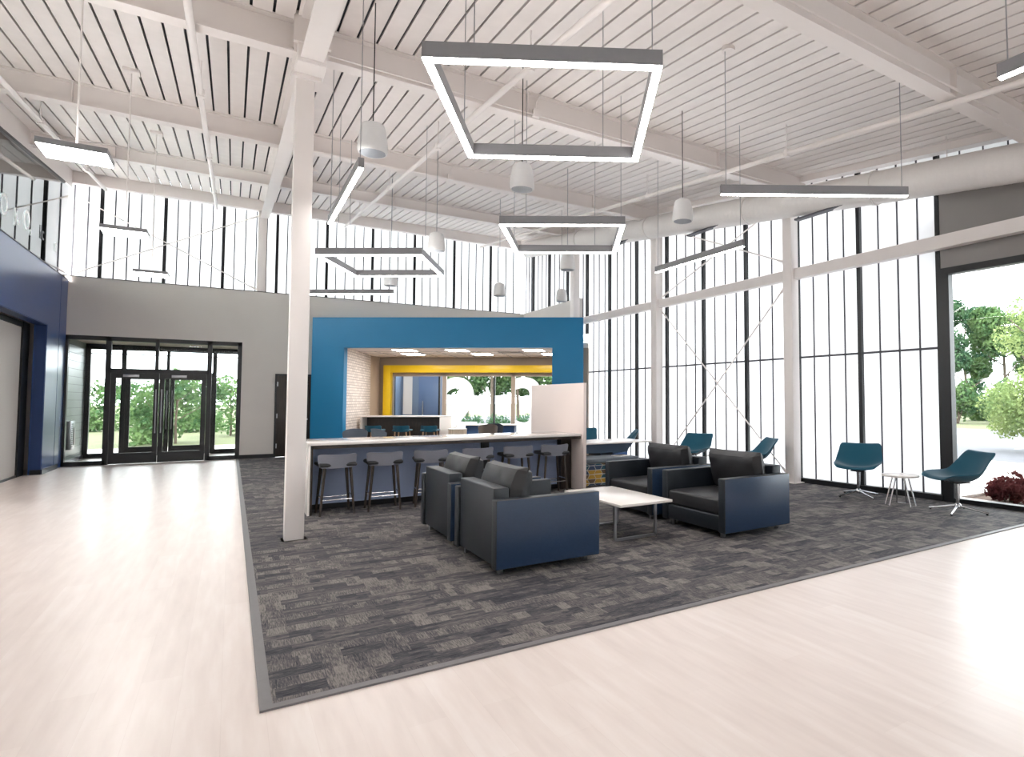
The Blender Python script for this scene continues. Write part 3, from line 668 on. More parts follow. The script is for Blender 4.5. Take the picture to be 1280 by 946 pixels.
# ------------------------------------------------------------------ stools
def make_stool(name, label, fab, seatm, legm, loc, rz, group):
    """faces +y; its back is towards -y"""
    t = thing(name, label, 'stool', loc, rz, group)
    b = new(); lathe_n = 0
    box(b, (0, .03, .655), (.46, .43, .05), .022, 0, None, 3); obj('seat', b, seatm, t)
    # low curved back shell
    t2 = bmesh.new(); nx, nz = 14, 6; G = {}
    for side in (0, 1):
        for i in range(nx+1):
            for j in range(nz+1):
                a = i/nx*2-1; h = j/nz
                xx = a*.235*(1-.05*(1-h)); yy = -.19 + .10*abs(a)**2.4 - .03*h + (.03 if side == 0 else 0)
                top = .80 - .012*(1-a*a) ; zz = .612 + (top-.612)*h
                if abs(a) > .85: zz = .70 + (zz-.70)*(1-.22*((abs(a)-.85)/.15)**2)
                G[side, i, j] = t2.verts.new((xx, yy, zz))
    for i in range(nx):
        for j in range(nz):
            t2.faces.new((G[0, i, j], G[0, i, j+1], G[0, i+1, j+1], G[0, i+1, j])); t2.faces.new((G[1, i, j], G[1, i+1, j], G[1, i+1, j+1], G[1, i, j+1]))
    rim = [(i, 0) for i in range(nx)]+[(nx, j) for j in range(nz)]+[(i, nz) for i in range(nx, 0, -1)]+[(0, j) for j in range(nz, 0, -1)]
    for k in range(len(rim)):
        a, c = rim[k], rim[(k+1) % len(rim)]
        t2.faces.new((G[0, a[0], a[1]], G[0, c[0], c[1]], G[1, c[0], c[1]], G[1, a[0], a[1]]))
    bmesh.ops.recalc_face_normals(t2, faces=t2.faces); b = new(); merge(b, t2, 0); obj('backrest', b, fab, t)
    for sx in (-1, 1):
        for sy in (-1, 1):
            b = new(); tube(b, [(sx*.155, .02+sy*.14, .63), (sx*.205, .02+sy*.175, 0)], .021, 8, r2=.014); obj('leg', b, legm, t)
    b = new(); z = .2; c = [(sx*.19, .02+sy*.165, z) for sx, sy in ((-1, -1), (1, -1), (1, 1), (-1, 1))]
    tube(b, [c[0], c[1]], .008, 8); tube(b, [(c[1][0], c[1][1], z+.04), (c[2][0], c[2][1], z+.04)], .008, 8); tube(b, [c[2], c[3]], .008, 8); tube(b, [(c[3][0], c[3][1], z+.04), (c[0][0], c[0][1], z+.04)], .008, 8)
    obj('footrest', b, CHROME, t)
    return t
st = None
slab = ['grey low backed bar stool nearest the white front column', 'second grey bar stool from the front column, in clear view', 'third grey bar stool, partly hidden by the far left armchair', 'grey bar stool behind the armchair pillows, fourth from the column', 'grey bar stool between the pillows and the last stool', 'grey bar stool beside the white end panel of the counter']
for i, xx in enumerate((1.2, 1.8, 2.44, 3.12, 3.77, 4.40)):
    loc, rz = (xx, 8.78, .008), radians([2, -2, -10, 0, -3, -3][i])
    if st is None: st = make_stool('bar_stool', slab[0], STOOLF, STOOLD, STLWOOD, loc, rz, 'grey bar stools at the counter')
    else: dup(st, loc, rz, slab[i])
st2 = None
for i, u in enumerate((-7.1, -6.3, -5.5)):
    l = ['left', 'middle', 'right'][i]+' teal bar stool at the bar behind the portal'
    if st2 is None: st2 = make_stool('bar_stool', l, TEAL, TEAL, OAK, au(u, 17.26), ANN, 'teal bar stools behind the portal')
    else: dup(st2, au(u, 17.26), ANN, l)

# ------------------------------------------------------------------ bar counter
t_ = thing('bar_counter', 'long bar counter with pale stone top and blue grey front', 'counter', (.86, 8.74, .008))
b = new(); bx(b, 0, 4.06, 0, .98, .905, .942, .004); obj('countertop', b, TOPW, t_)
b = new(); bx(b, .03, 4.06, .012, .05, .86, .905); obj('top_edge', b, DKWOOD, t_, smooth=False)
b = new(); bx(b, .06, 4.05, .49, .53, .0, .905); obj('front_panel', b, BLUEGR, t_, smooth=False)
b = new(); bx(b, .005, .03, .012, .97, 0, .905); obj('end_panel', b, TABW, t_, smooth=False, label='white outer face of the counter end')
b = new(); bx(b, .03, .06, .012, .97, 0, .905); obj('end_post', b, DKWOOD, t_, smooth=False)
b = new(); bx(b, 2.5, 2.62, .44, .5, 0, .905); obj('middle_post', b, BLACK, t_, smooth=False)
b = new(); bx(b, 3.86, 4.055, .34, .5, 0, .905); obj('right_post', b, DKWOOD, t_, smooth=False)
b = new(); bx(b, .06, 3.86, .474, .49, 0, .07); obj('kick_plate', b, BLACK, t_, smooth=False)
b = new(); bx(b, 4.93, 4.985, 8.68, 10.75, .008, 1.80, .004)
o = obj('end_screen', b, mat('white_screen', rgb(226, 212, 206), .5, var=.015, scale=3)); tag(o, 'tall plain white panel standing at the right end of the bar', 'panel')

# ------------------------------------------------------------------ armchairs (faces +x; origin at its middle)
DEP, WID = 1.02, 1.12
def make_arm(label, loc, rz):
    t = thing('armchair', label, 'armchair', loc, rz, 'dark vinyl armchairs round the coffee table')
    for s in (-1, 1):
        b = new(); box(b, (0, s*(WID/2-.055), .355), (DEP, .11, .585), .012, 0, None, 3)
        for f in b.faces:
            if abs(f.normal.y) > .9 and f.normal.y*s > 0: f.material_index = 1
        obj('arm', b, [LEATH, LEATHSKY], t)
    b = new(); box(b, (-DEP/2+.09, 0, .405), (.14, WID-.226, .66), .012, 0, None, 3); obj('backrest', b, LEATH, t)
    b = new(); box(b, (.06, 0, .16), (DEP-.14, WID-.226, .17), .012, 0, None, 3); obj('base', b, LEATH, t)
    b = new(); box(b, (.075, 0, .335), (DEP-.17, WID-.228, .17), .03, 0, None, 3); obj('seat_cushion', b, PILL, t)
    b = new(); R = Matrix.Rotation(radians(14), 3, 'Y') @ Matrix(((0, 0, 1), (1, 0, 0), (0, 1, 0)))
    cushion(b, (-.22, 0, .65), (WID-.24, .50, .25), .3, 16, 0, R, seed=hash(label) % 97 if False else len(label)); pl_ = obj('pillow', b, PILL, t)
    b = new(); W_, H_ = (WID-.24)/2*.985, .25*.985; pts_ = []
    for a_, c_ in ((-1, -1), (1, -1), (1, 1), (-1, 1)):
        nx_ = {(-1, -1): (1, -1), (1, -1): (1, 1), (1, 1): (-1, 1), (-1, 1): (-1, -1)}[a_, c_]
        for k in range(8):
            f_ = k/8; u_, v_ = a_+(nx_[0]-a_)*f_, c_+(nx_[1]-c_)*f_; pin = 1-.035*(1-(u_*u_ if abs(c_) == abs(v_) == 1 else v_*v_))
            pts_.append(Vector((-.22, 0, .65)) + R @ Vector((u_*W_*pin, v_*H_*pin, 0)))
    tube(b, pts_, .007, 6, closed=True); obj('piping', b, LEATH, pl_)
    for sx in (-1, 1):
        for sy in (-1, 1):
            b = new(); bx(b, sx*(DEP/2-.09)-.022, sx*(DEP/2-.09)+.022, sy*(WID/2-.13)-.022, sy*(WID/2-.13)+.022, 0, .078, .004); obj('leg', b, STEEL, t)
    return t
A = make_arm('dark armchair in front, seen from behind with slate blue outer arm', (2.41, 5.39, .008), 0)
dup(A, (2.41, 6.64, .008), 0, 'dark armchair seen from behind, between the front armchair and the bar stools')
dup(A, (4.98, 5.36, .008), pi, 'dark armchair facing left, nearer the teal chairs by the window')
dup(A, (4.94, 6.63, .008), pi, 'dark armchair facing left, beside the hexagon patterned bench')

# coffee table
t_ = thing('coffee_table', 'low white rectangular coffee table between the armchairs', 'table', (3.74, 5.83, .008))
b = new(); box(b, (0, 0, .40), (.68, 1.24, .028), .004); obj('tabletop', b, TABW, t_)
for y in (-.42, .36):
    b = new(); c = [(-.28, y, .385), (.25, y, .385), (.25, y, .012), (-.28, y, .012)]
    for k in range(4): beam(b, c[k], c[(k+1) % 4], .028, .028)
    obj('leg_frame', b, STEEL, t_, smooth=False)

# ------------------------------------------------------------------ teal shell chairs (faces +x)
def make_shell(label, loc, rz):
    t = thing('lounge_chair', label, 'chair', loc, rz, 'teal swivel shell chairs')
    prof = [(.34, .445), (.30, .462), (.22, .458), (.10, .437), (-.02, .425), (-.10, .432), (-.16, .46), (-.21, .51), (-.26, .59), (-.30, .67), (-.335, .74), (-.355, .79), (-.365, .805)]
    hw = [.27, .315, .335, .345, .35, .352, .352, .35, .34, .32, .322, .305, .275]
    nt_ = 16; t2 = bmesh.new(); G = {}
    P = [Vector((p[0], 0, p[1])) for p in prof]
    for i, p in enumerate(P):
        a = P[max(i-1, 0)]; c = P[min(i+1, len(P)-1)]; tg = (c-a).normalized(); nrm = Vector((-tg.z, 0, tg.x)); nrm = -nrm if nrm.x < 0 and i > 6 else nrm
        if nrm.z < 0: nrm = -nrm
        f = i/(len(P)-1); cur = .02 + .10*max(0, sin(pi*min(1, f*1.1)))
        for j in range(nt_+1):
            s = j/nt_*2-1
            base = p + Vector((0, s*hw[i], 0)) + nrm*cur*abs(s)**2.3
            th = .05*(1-.75*abs(s)**6)*(1 if 0 < i < len(P)-1 else .35)
            G[0, i, j] = t2.verts.new(base + nrm*th*.5); G[1, i, j] = t2.verts.new(base - nrm*th*.5)
    n = len(P)-1
    for i in range(n):
        for j in range(nt_):
            t2.faces.new((G[0, i, j], G[0, i+1, j], G[0, i+1, j+1], G[0, i, j+1])); t2.faces.new((G[1, i, j], G[1, i, j+1], G[1, i+1, j+1], G[1, i+1, j]))
    rim = [(i, 0) for i in range(n)]+[(n, j) for j in range(nt_)]+[(i, nt_) for i in range(n, 0, -1)]+[(0, j) for j in range(nt_, 0, -1)]
    for k in range(len(rim)):
        a, c = rim[k], rim[(k+1) % len(rim)]
        t2.faces.new((G[0, a[0], a[1]], G[0, c[0], c[1]], G[1, c[0], c[1]], G[1, a[0], a[1]]))
    bmesh.ops.recalc_face_normals(t2, faces=t2.faces)
    b = new(); merge(b, t2, 0); o = obj('shell', b, TEAL, t)
    sd = o.modifiers.new('smooth', 'SUBSURF'); sd.levels = 1; sd.render_levels = 1
    b = new(); lathe(b, [(0, .40), (.10, .40), (.11, .39), (.03, .375), (.028, .30), (.024, .12), (.04, .10), (.045, .07), (.04, .05), (0, .05)], 20); obj('stem', b, CHROME, t)
    b = new(); bx(b, -.12, .12, -.1, .1, .395, .412, .004); obj('seat_plate', b, BLACK, t)
    for k in range(4):
        a = pi/4+k*pi/2; b = new()
        tube(b, [(.03*cos(a), .03*sin(a), .085), (.2*cos(a), .2*sin(a), .05), (.36*cos(a), .36*sin(a), .02)], .017, 8, r2=.011); lg_ = obj('leg', b, CHROME, t)
        b = new(); tube(b, [(.34*cos(a), .34*sin(a), .0), (.34*cos(a), .34*sin(a), .02)], .014, 8); obj('foot_glide', b, BLACK, lg_)
    return t
T = make_shell('teal shell chair left of the white side table, facing into the room', (8.28, 5.86, .008), radians(-152))
dup(T, (8.22, 4.3, .008), radians(150), 'teal shell chair turned side on in front of the clear window')
dup(T, (8.02, 9.55, .008), radians(-156), 'teal shell chair back rising behind the armchair facing left by the bench')
dup(T, (8.1, 7.9, .008), radians(155), 'teal shell chair turned side on behind the right armchair pillow')
dup(T, (7.35, 13.0, .008), radians(-130), 'teal shell chair beside the white end panel, beyond the communal table')
dup(T, (7.9, 12.0, .008), radians(152), 'teal shell chair turned side on beyond the communal table')
def make_side(label, loc):
    t = thing('side_table', label, 'table', loc, 0, 'small round white side tables')
    b = new(); lathe(b, [(0, .415), (.245, .415), (.25, .425), (.25, .435), (.24, .44), (0, .44)], 40); obj('tabletop', b, TABW, t)
    for k in range(3):
        a = 2*pi*k/3+.5; b = new(); r0, r1 = .10, .2; w_ = .32
        tube(b, [(r0*cos(a-w_*1.6), r0*sin(a-w_*1.6), .415), (r1*cos(a-w_), r1*sin(a-w_), .012), (r1*cos(a+w_), r1*sin(a+w_), .012), (r0*cos(a+w_*1.6), r0*sin(a+w_*1.6), .415)], .011, 8)
        obj('leg', b, CHROME, t)
    return t
sd = make_side('small round white side table between the two teal chairs by the window', (8.06, 5.02, .008))
dup(sd, (8.0, 8.72, .008), .4, 'small round white side table half hidden behind the armchairs')

# communal table, bench
t_ = thing('communal_table', 'slate blue table with thin pale top beyond the white end panel', 'table', (6.18, 10.1, .008))
b = new(); bx(b, -.95, .86, -.45, .5, .675, .70, .004); obj('tabletop', b, TABW, t_)
b = new(); prism(b, [(-.9, -.3, .50), (.02, -.3, .50), (.12, -.3, .44), (.14, -.3, .0), (.34, -.3, .0), (.34, -.3, .4), (.40, -.3, .55), (.52, -.3, .672), (-.9, -.3, .672)], (0, .6, 0)); obj('pedestal', b, TABB, t_, smooth=False)
b = new(); prism(b, [(.04, -.42, .18), (.26, -.42, .2), (.3, -.42, .5), (.0, -.42, .47)], (0, .1, 0)); obj('blue_bracket', b, BLUE2, t_, smooth=False)
HEXC = [mat('hex_teal', rgb(18, 66, 82), .7, var=.1), mat('hex_gold', rgb(168, 128, 36), .7, var=.1), mat('hex_brown', rgb(84, 64, 44), .7, var=.1), mat('hex_navy', rgb(30, 50, 78), .7, var=.1)]
HEXW = mat('hex_white_line', rgb(206, 202, 192), .7, var=.05)
t_ = thing('upholstered_bench', 'bench with hexagon patterned front in gold, teal and brown', 'bench', (5.75, 9.25, .008))
b = new(); bx(b, -.62, .5, -.24, .24, .02, .40, mi=4)
rnd = random.Random(3)
R_ = .088
for c in range(-1, 10):
    for r in range(-1, 4):
        cx_ = -.60+c*R_*1.5; cz_ = .06+r*R_*1.732+(R_*.866 if c % 2 else 0); k_ = R_*.92; sq = k_*.866
        for half in (0, 1):
            P_ = [(-k_, .004), (k_, .004), (k_/2, sq), (-k_/2, sq)] if half else [(-k_/2, -sq), (k_/2, -sq), (k_, -.004), (-k_, -.004)]
            if half and (c+r) % 3 == 0: P_ = [(-k_*.97, .012), (k_*.97, .012), (k_/2, sq), (-k_/2, sq)]
            pts = [(cx_+a, cz_+d_) for a, d_ in P_]
            if min(p[0] for p in pts) < -.615 or max(p[0] for p in pts) > .495:
                pts = [(max(-.615, min(.495, a)), d_) for a, d_ in pts]
                if max(p[0] for p in pts)-min(p[0] for p in pts) < .02: continue
            pts = [(a, max(.024, min(.396, d_))) for a, d_ in pts]
            if max(p[1] for p in pts)-min(p[1] for p in pts) < .015: continue
            prism(b, [(a, -.2405, d_) for a, d_ in pts], (0, -.003, 0), rnd.randrange(4))
obj('patterned_base', b, HEXC+[HEXW], t_, smooth=False)
b = new(); box(b, (-.06, 0, .445), (1.16, .52, .08), .02, 0, None, 3); obj('seat_cushion', b, mat('bench_grey', rgb(96, 104, 112), .6, var=.05, scale=60), t_)
# magazines lie further along by the table
t_m = thing('magazine', 'open dark magazine lying on the bench beside the armchair', 'magazine', (6.02, 9.22, .494), .3)
b = new(); bx(b, -.14, 0, -.11, .11, 0, .012, .002); bx(b, 0, .14, -.11, .11, 0, .010, .002); obj('pages', b, TABW, t_m)
b = new(); bx(b, -.13, -.02, -.09, .02, .012, .0135); bx(b, .02, .12, -.02, .09, .010, .0115); obj('printed_pictures', b, BLACK, t_m, smooth=False)

# ------------------------------------------------------------------ pendant lights and speakers
def cable(bm, x, y, z0, mi=0): tube(bm, [(x, y, z0), (x, y, deckz(y)+.03)], .0045, 6, mi)
def square_light(label, cs, z):
    c = sum((Vector(p) for p in cs), Vector((0, 0)))/4
    t = thing('square_pendant_light', label, 'light', (c.x, c.y, z), 0, 'square pendant lights')
    L_ = [Vector((p[0]-c.x, p[1]-c.y, 0)) for p in cs]
    I_ = [p*(1-.058/p.length*1.42) for p in L_]
    def ring(z0, z1, O, N):
        b = new()
        for k in range(4):
            a, d_ = O[k], O[(k+1) % 4]; e, f = N[(k+1) % 4], N[k]
            prism(b, [a+Vector((0, 0, z0)), d_+Vector((0, 0, z0)), e+Vector((0, 0, z0)), f+Vector((0, 0, z0))], (0, 0, z1-z0))
        return b
    obj('frame', ring(.010, .115, L_, I_), GREYMET, t, smooth=False)
    O2 = [p*(1-.004/p.length) for p in L_]; N2 = [p*(1+.004/p.length) for p in I_]
    obj('diffuser', ring(0, .010, O2, N2), DIFF, t, smooth=False)
    O3 = [p*(1-.022/p.length) for p in L_]; N3 = [p*(1+.012/p.length) for p in I_]
    obj('added_fill_strip', ring(.115, .1155, O3, N3), UPFILL, t, smooth=False)
    for k in range(4):
        p = (L_[k]*.8+L_[(k+1) % 4]*.2)*.965; b = new(); tube(b, [(p.x, p.y, .1), (p.x, p.y, deckz(p.y+c.y)-z+.03)], .004, 6); obj('suspension_cable', b, STEEL, t)
    p = (L_[2]*.5+L_[3]*.5)*.9; b = new(); zz = deckz(p.y+c.y)-z
    lathe(b, [(0, zz-.04), (.065, zz-.04), (.07, zz+.03), (0, zz+.03)], 16, (p.x, p.y, 0)); obj('ceiling_canopy', b, WHITE, t)
square_light('large square ring light, nearest the camera', [(.97, 3.83), (2.33, 3.06), (3.09, 4.44), (1.75, 5.21)], 3.7)
square_light('square ring light hanging over the teal chairs\' side, beside the wall-parallel bar light', [(2.76, 7.01), (4.09, 6.16), (4.78, 7.45), (3.5, 8.25)], 3.7)
square_light('square ring light hanging in front of the far clerestory, right of the front column', [(1.01, 10.02), (2.36, 9.12), (3.12, 10.52), (1.79, 11.39)], 3.7)
def bar_light(label, p, q_, z, canopy=True):
    p, q_ = Vector((p[0], p[1], 0)), Vector((q_[0], q_[1], 0)); c = (p+q_)/2; d = (q_-p).normalized(); l = (q_-p).length
    t = thing('linear_pendant_light', label, 'light', (c.x, c.y, z), math.atan2(d.y, d.x), 'straight bar pendant lights')
    b = new(); bx(b, -l/2, l/2, -.025, .025, .008, .105); obj('housing', b, GREYMET, t, smooth=False)
    b = new(); bx(b, -l/2+.006, l/2-.006, -.022, .022, 0, .008); obj('diffuser', b, DIFF, t, smooth=False)
    b = new(); bx(b, -l/2+.02, l/2-.02, -.015, .015, .105, .1055); obj('added_fill_strip', b, UPFILL, t, smooth=False)
    for s in (-1, 1):
        w_ = c + d*s*(l/2-.06); b = new(); tube(b, [(s*(l/2-.06), 0, .095), (s*(l/2-.06), 0, deckz(w_.y)-z+.03)], .0045, 6); obj('suspension_cable', b, STEEL, t)
    w_ = c-d*(l/2-.1); zz = deckz(w_.y)-z; b = new(); lathe(b, [(0, zz-.05), (.07, zz-.05), (.07, zz+.03), (0, zz+.03)], 16, (-(l/2-.1), 0, 0)); obj('ceiling_canopy', b, WHITE, t)
bar_light('bar light hanging level in front of the air duct', (4.33, 4.68), (6.06, 3.62), 3.7)
bar_light('bar light cut off by the right edge at the top', (4.36, 1.93), (4.36, .2), 3.7)
bar_light('bar light pointing into the room before the right glazing', (6.08, 8.2), (6.08, 6.1), 3.7)
bar_light('bar light beside the front column, seen nearly end on', (.98, 8.14), (.98, 6.0), 3.7)
bar_light('bar light low before the far wall, right of the front column', (1.25, 13.84), (2.77, 12.85), 3.7)
for i, y in enumerate((7.1, 10.1, 13.2)):
    t_ = thing('panel_pendant_light', ['nearest', 'middle', 'farthest'][i]+' flat square panel light over the entrance walkway', 'light', (-1.22, y, 3.7), 0, 'panel lights over the walkway')
    b = new(); bx(b, -.24, .24, -.19, .19, .008, .06, .002); obj('housing', b, GREYMET, t_, smooth=False)
    b = new(); bx(b, -.2, .2, -.15, .15, .06, .0605); obj('added_fill_strip', b, UPFILL, t_, smooth=False)
    b = new(); bx(b, -.232, .232, -.182, .182, 0, .008); obj('diffuser', b, DIFFP, t_, smooth=False)
    zz = deckz(y)-3.7; b = new(); tube(b, [(0, 0, .06), (0, 0, zz)], .007, 8); obj('suspension_stem', b, WHITE, t_)
    b = new(); bx(b, -.09, .09, -.07, .07, zz-.05, zz+.02, .004); obj('ceiling_canopy', b, WHITE, t_)
sp0 = None
SPK = [((1.12, 6.23), 'white pendant speaker right of the front column top, nearest'), ((2.78, 6.36), 'white pendant speaker under the rear bar of the large square light'), ((5.13, 6.30), 'white pendant speaker hanging before the air duct'),
       ((2.77, 9.78), 'white pendant speaker between the two smaller square lights'), ((2.8, 13.3), 'white pendant speaker behind the left square ring light'), ((5.22, 13.2), 'white pendant speaker over the middle of the blue portal'),
       ((5.24, 9.86), 'white pendant speaker below the right square ring light'), ((6.8, 13.1), 'white pendant speaker over the right end of the blue portal')]
for (x, y), l in SPK:
    z = 4.1; t_ = thing('pendant_speaker', l, 'speaker', (x, y, z), 0, 'white pendant speakers')
    b = new(); lathe(b, [(0, .15), (.085, .15), (.105, .14), (.12, .09), (.135, .0), (.142, -.08), (.14, -.125), (.128, -.145), (.12, -.135)], 28); hs_ = obj('housing', b, SPKW, t_)
    b = new(); lathe(b, [(0, -.132), (.118, -.132), (.12, -.142), (0, -.145)], 28); obj('grille', b, SPKG, hs_)
    b = new(); tube(b, [(.0, 0, .15), (.0, 0, deckz(y)-z+.02)], .006, 6); obj('suspension_cable', b, BLACK if y < 8 else STEEL, t_)
    b = new(); bx(b, -.04, .04, -.02, .02, .15, .18, .004); obj('hanging_bracket', b, SPKW, t_)
# conduit and junction boxes along the second beam
for (x, y, l) in [(3.3, 7.13, 'white junction box on the beam above the large square light'), (2.0, 7.13, 'white junction box on the beam above the nearest speaker'), (5.0, 7.13, 'white junction box on the beam near the air duct'), (3.4, 11.15, 'white junction box on the second beam behind the column')]:
    z = deckz(y)-.34; t_ = thing('junction_box', l, 'box', (x, y, z), 0, 'white junction boxes on the beams')
    b = new(); bx(b, -.05, .05, -.06, .0, 0, .1, .004); obj('box_body', b, WHITE, t_)
    b = new(); tube(b, [(.0, -.03, .1), (.0, -.04, .2), (.05, -.02, .30), (.1, .0, .33)], .01, 8); obj('conduit', b, WHITE, t_)
for y, x0, x1, l in [(3.30, -1, wx(3.4)-1.6, 'thin white conduit along the nearest roof beam'), (7.10, .8, wx(7.2)-1, 'thin white conduit along the beam over the column'), (11.15, .8, wx(11.2)-1, 'thin white conduit along the second beam behind the column')]:
    b = new(); z = deckz(y)-.31; tube(b, [(x0, y, z), (x1, y, z)], .011, 8); o = obj('conduit_run', b, WHITE); tag(o, l, 'conduit')

# ------------------------------------------------------------------ furniture seen through the portal
def dark_chair(label, u, v, rz, fab):
    t = thing('tub_chair', label, 'chair', au(u, v), ANN+rz, 'round backed chairs behind the portal')
    b = new(); box(b, (0, 0, .43), (.5, .48, .09), .035, 0, None, 3); obj('seat', b, fab, t)
    t2 = bmesh.new(); G = {}; n, h_ = 12, 6
    for s in (0, 1):
        for i in range(n+1):
            for j in range(h_+1):
                a = -1.15+2.3*i/n; r = .27+.05*j/h_ - (.035 if s else 0); top = .82-.10*abs(a/1.15)**3
                G[s, i, j] = t2.verts.new((r*sin(a), -r*cos(a), .42+(top-.42)*j/h_))
    for i in range(n):
        for j in range(h_):
            t2.faces.new((G[0, i, j], G[0, i+1, j], G[0, i+1, j+1], G[0, i, j+1])); t2.faces.new((G[1, i, j], G[1, i, j+1], G[1, i+1, j+1], G[1, i+1, j]))
    rim = [(i, 0) for i in range(n)]+[(n, j) for j in range(h_)]+[(i, h_) for i in range(n, 0, -1)]+[(0, j) for j in range(h_, 0, -1)]
    for k in range(len(rim)):
        a, c = rim[k], rim[(k+1) % len(rim)]; t2.faces.new((G[0, a[0], a[1]], G[0, c[0], c[1]], G[1, c[0], c[1]], G[1, a[0], a[1]]))
    bmesh.ops.recalc_face_normals(t2, faces=t2.faces); b = new(); merge(b, t2, 0); obj('backrest', b, fab, t)
    for sx in (-1, 1):
        for sy in (-1, 1):
            b = new(); tube(b, [(sx*.17, sy*.17, .4), (sx*.22, sy*.22, 0)], .016, 8); obj('leg', b, BLACK, t)
DK = mat('dark_slate_fabric', rgb(44, 52, 66), .7, var=.06, scale=60); GF = mat('mid_grey_fabric', rgb(100, 108, 120), .7, var=.06, scale=60); TP = mat('taupe_fabric', rgb(104, 94, 88), .7, var=.06, scale=60)
dark_chair('grey round backed chair behind the bar counter, at the left jamb of the blue portal', -6.62, 14.9, .5, GF)
dark_chair('grey round backed chair behind the bar counter, second from the blue portal jamb', -5.88, 14.9, -.6, GF)
dark_chair('dark blue chair left of the blue table by the numbered windows', -5.35, 18.9, -.9, DK)
dark_chair('dark chair in front of the blue table by the numbered windows', -3.9, 18.4, .2, DK)
dark_chair('taupe chair in front of the dark chair by the blue table', -3.95, 17.7, .4, TP)
dark_chair('dark chair standing under the number three', -2.15, 19.0, .9, DK)
t_ = thing('cafe_table', 'blue table with pale top under the numbered windows', 'table', au(-4.4, 19.3), ANN)
b = new(); bx(b, -.75, 1.1, -.35, .35, .72, .75, .004); obj('tabletop', b, TABW, t_)
b = new(); bx(b, -.55, -.15, -.2, .2, 0, .72); bx(b, .35, 1.0, -.2, .2, .1, .7); obj('base', b, mat('table_blue', rgb(36, 74, 120), .5, var=.05), t_, smooth=False)
t_ = thing('drum_table', 'pale slatted wooden drum table right of the inner bar', 'table', au(-4.7, 17.25), ANN)
b = new(); lathe(b, [(0, 0), (.24, 0), (.24, .68), (0, .68)], 30); obj('drum_core', b, DRUMM, t_)
b = new()
for k in range(30):
    a = 2*pi*k/30; box(b, (.245*cos(a), .245*sin(a), .34), (.02, .03, .68), .004, 0, Matrix.Rotation(a, 3, 'Z'))
obj('slats', b, DRUMM, t_)
b = new(); lathe(b, [(0, .68), (.265, .68), (.265, .70), (0, .70)], 30); obj('tabletop', b, TABW, t_)

# ------------------------------------------------------------------ outside: ground, car park, plants, trees
b = new(); bx(b, -160, 260, -160, 300, -.5, -.16); struct('ground', b, GGRASS, 'mown grass ground around the building', 'ground', smooth=False)
b = new(); bx(b, 10.3, 36, -60, 60, -.15, -.12); struct('parking_lot', b, GASP, 'pale asphalt car park beyond the clear window', 'pavement', smooth=False)
b = new(); bx(b, -14, 9, 20.9, 24.5, -.15, -.1); struct('entrance_path', b, GCON, 'pale concrete apron outside the entrance', 'pavement', smooth=False)
for i, y in enumerate((1.5, 4.2, 6.9, 9.6, 12.3, 15)):
    b = new(); bx(b, 22, 27, y-.05, y+.05, -.12, -.115); o = obj('parking_line', b, GLINE, smooth=False); tag(o, 'white painted parking bay line, %s from the building corner' % ORD[i], 'marking', 'white parking bay lines', 'structure')
b = new(); bx(b, wx(2)+.25, 10.9, -8, 8, -.12, -.04); struct('planting_bed', b, MULCH, 'bark mulch bed outside the clear window', 'bed', smooth=False)
b = new(); bx(b, 10.9, 11.05, -8, 8, -.12, .0); struct('kerb', b, GCON, 'pale concrete kerb along the mulch bed', 'kerb', smooth=False)
b = new(); bx(b, wx(0)+.2, wx(0)+4.2, -8, 5.6, 4.34, 4.5); 
for y in (-2, 1.6, 3.6): bx(b, wx(0)+.2, wx(0)+4.2, y-.05, y+.05, 4.24, 4.34)
struct('roof_canopy', b, mat('canopy_grey', rgb(150, 150, 150), .6, var=.03), 'grey entrance canopy outside above the clear window', 'canopy', smooth=False)
def leaves(bm, blobs, n, size, rnd):
    vol = [r[0]*r[1]*r[2] for _, r in blobs]; tot = sum(vol)
    for (c, r), v in zip(blobs, vol):
        for _ in range(int(n*v/tot)):
            d = Vector((rnd.gauss(0, 1), rnd.gauss(0, 1), rnd.gauss(0, 1))).normalized()*(rnd.random()**.38)
            p = Vector((c[0]+d.x*r[0], c[1]+d.y*r[1], c[2]+d.z*r[2]))
            nn = (d+Vector((rnd.gauss(0, .6), rnd.gauss(0, .6), rnd.gauss(0, .6)+.3))).normalized()
            s = nn.cross(Vector((rnd.gauss(0, 1), rnd.gauss(0, 1), rnd.gauss(0, 1)))).normalized(); u = nn.cross(s); k = size*rnd.uniform(.6, 1.3)
            bm.faces.new([bm.verts.new(p+s*k*.5), bm.verts.new(p+u*k*.3+nn*k*.08), bm.verts.new(p-s*k*.5), bm.verts.new(p-u*k*.3+nn*k*.08)])
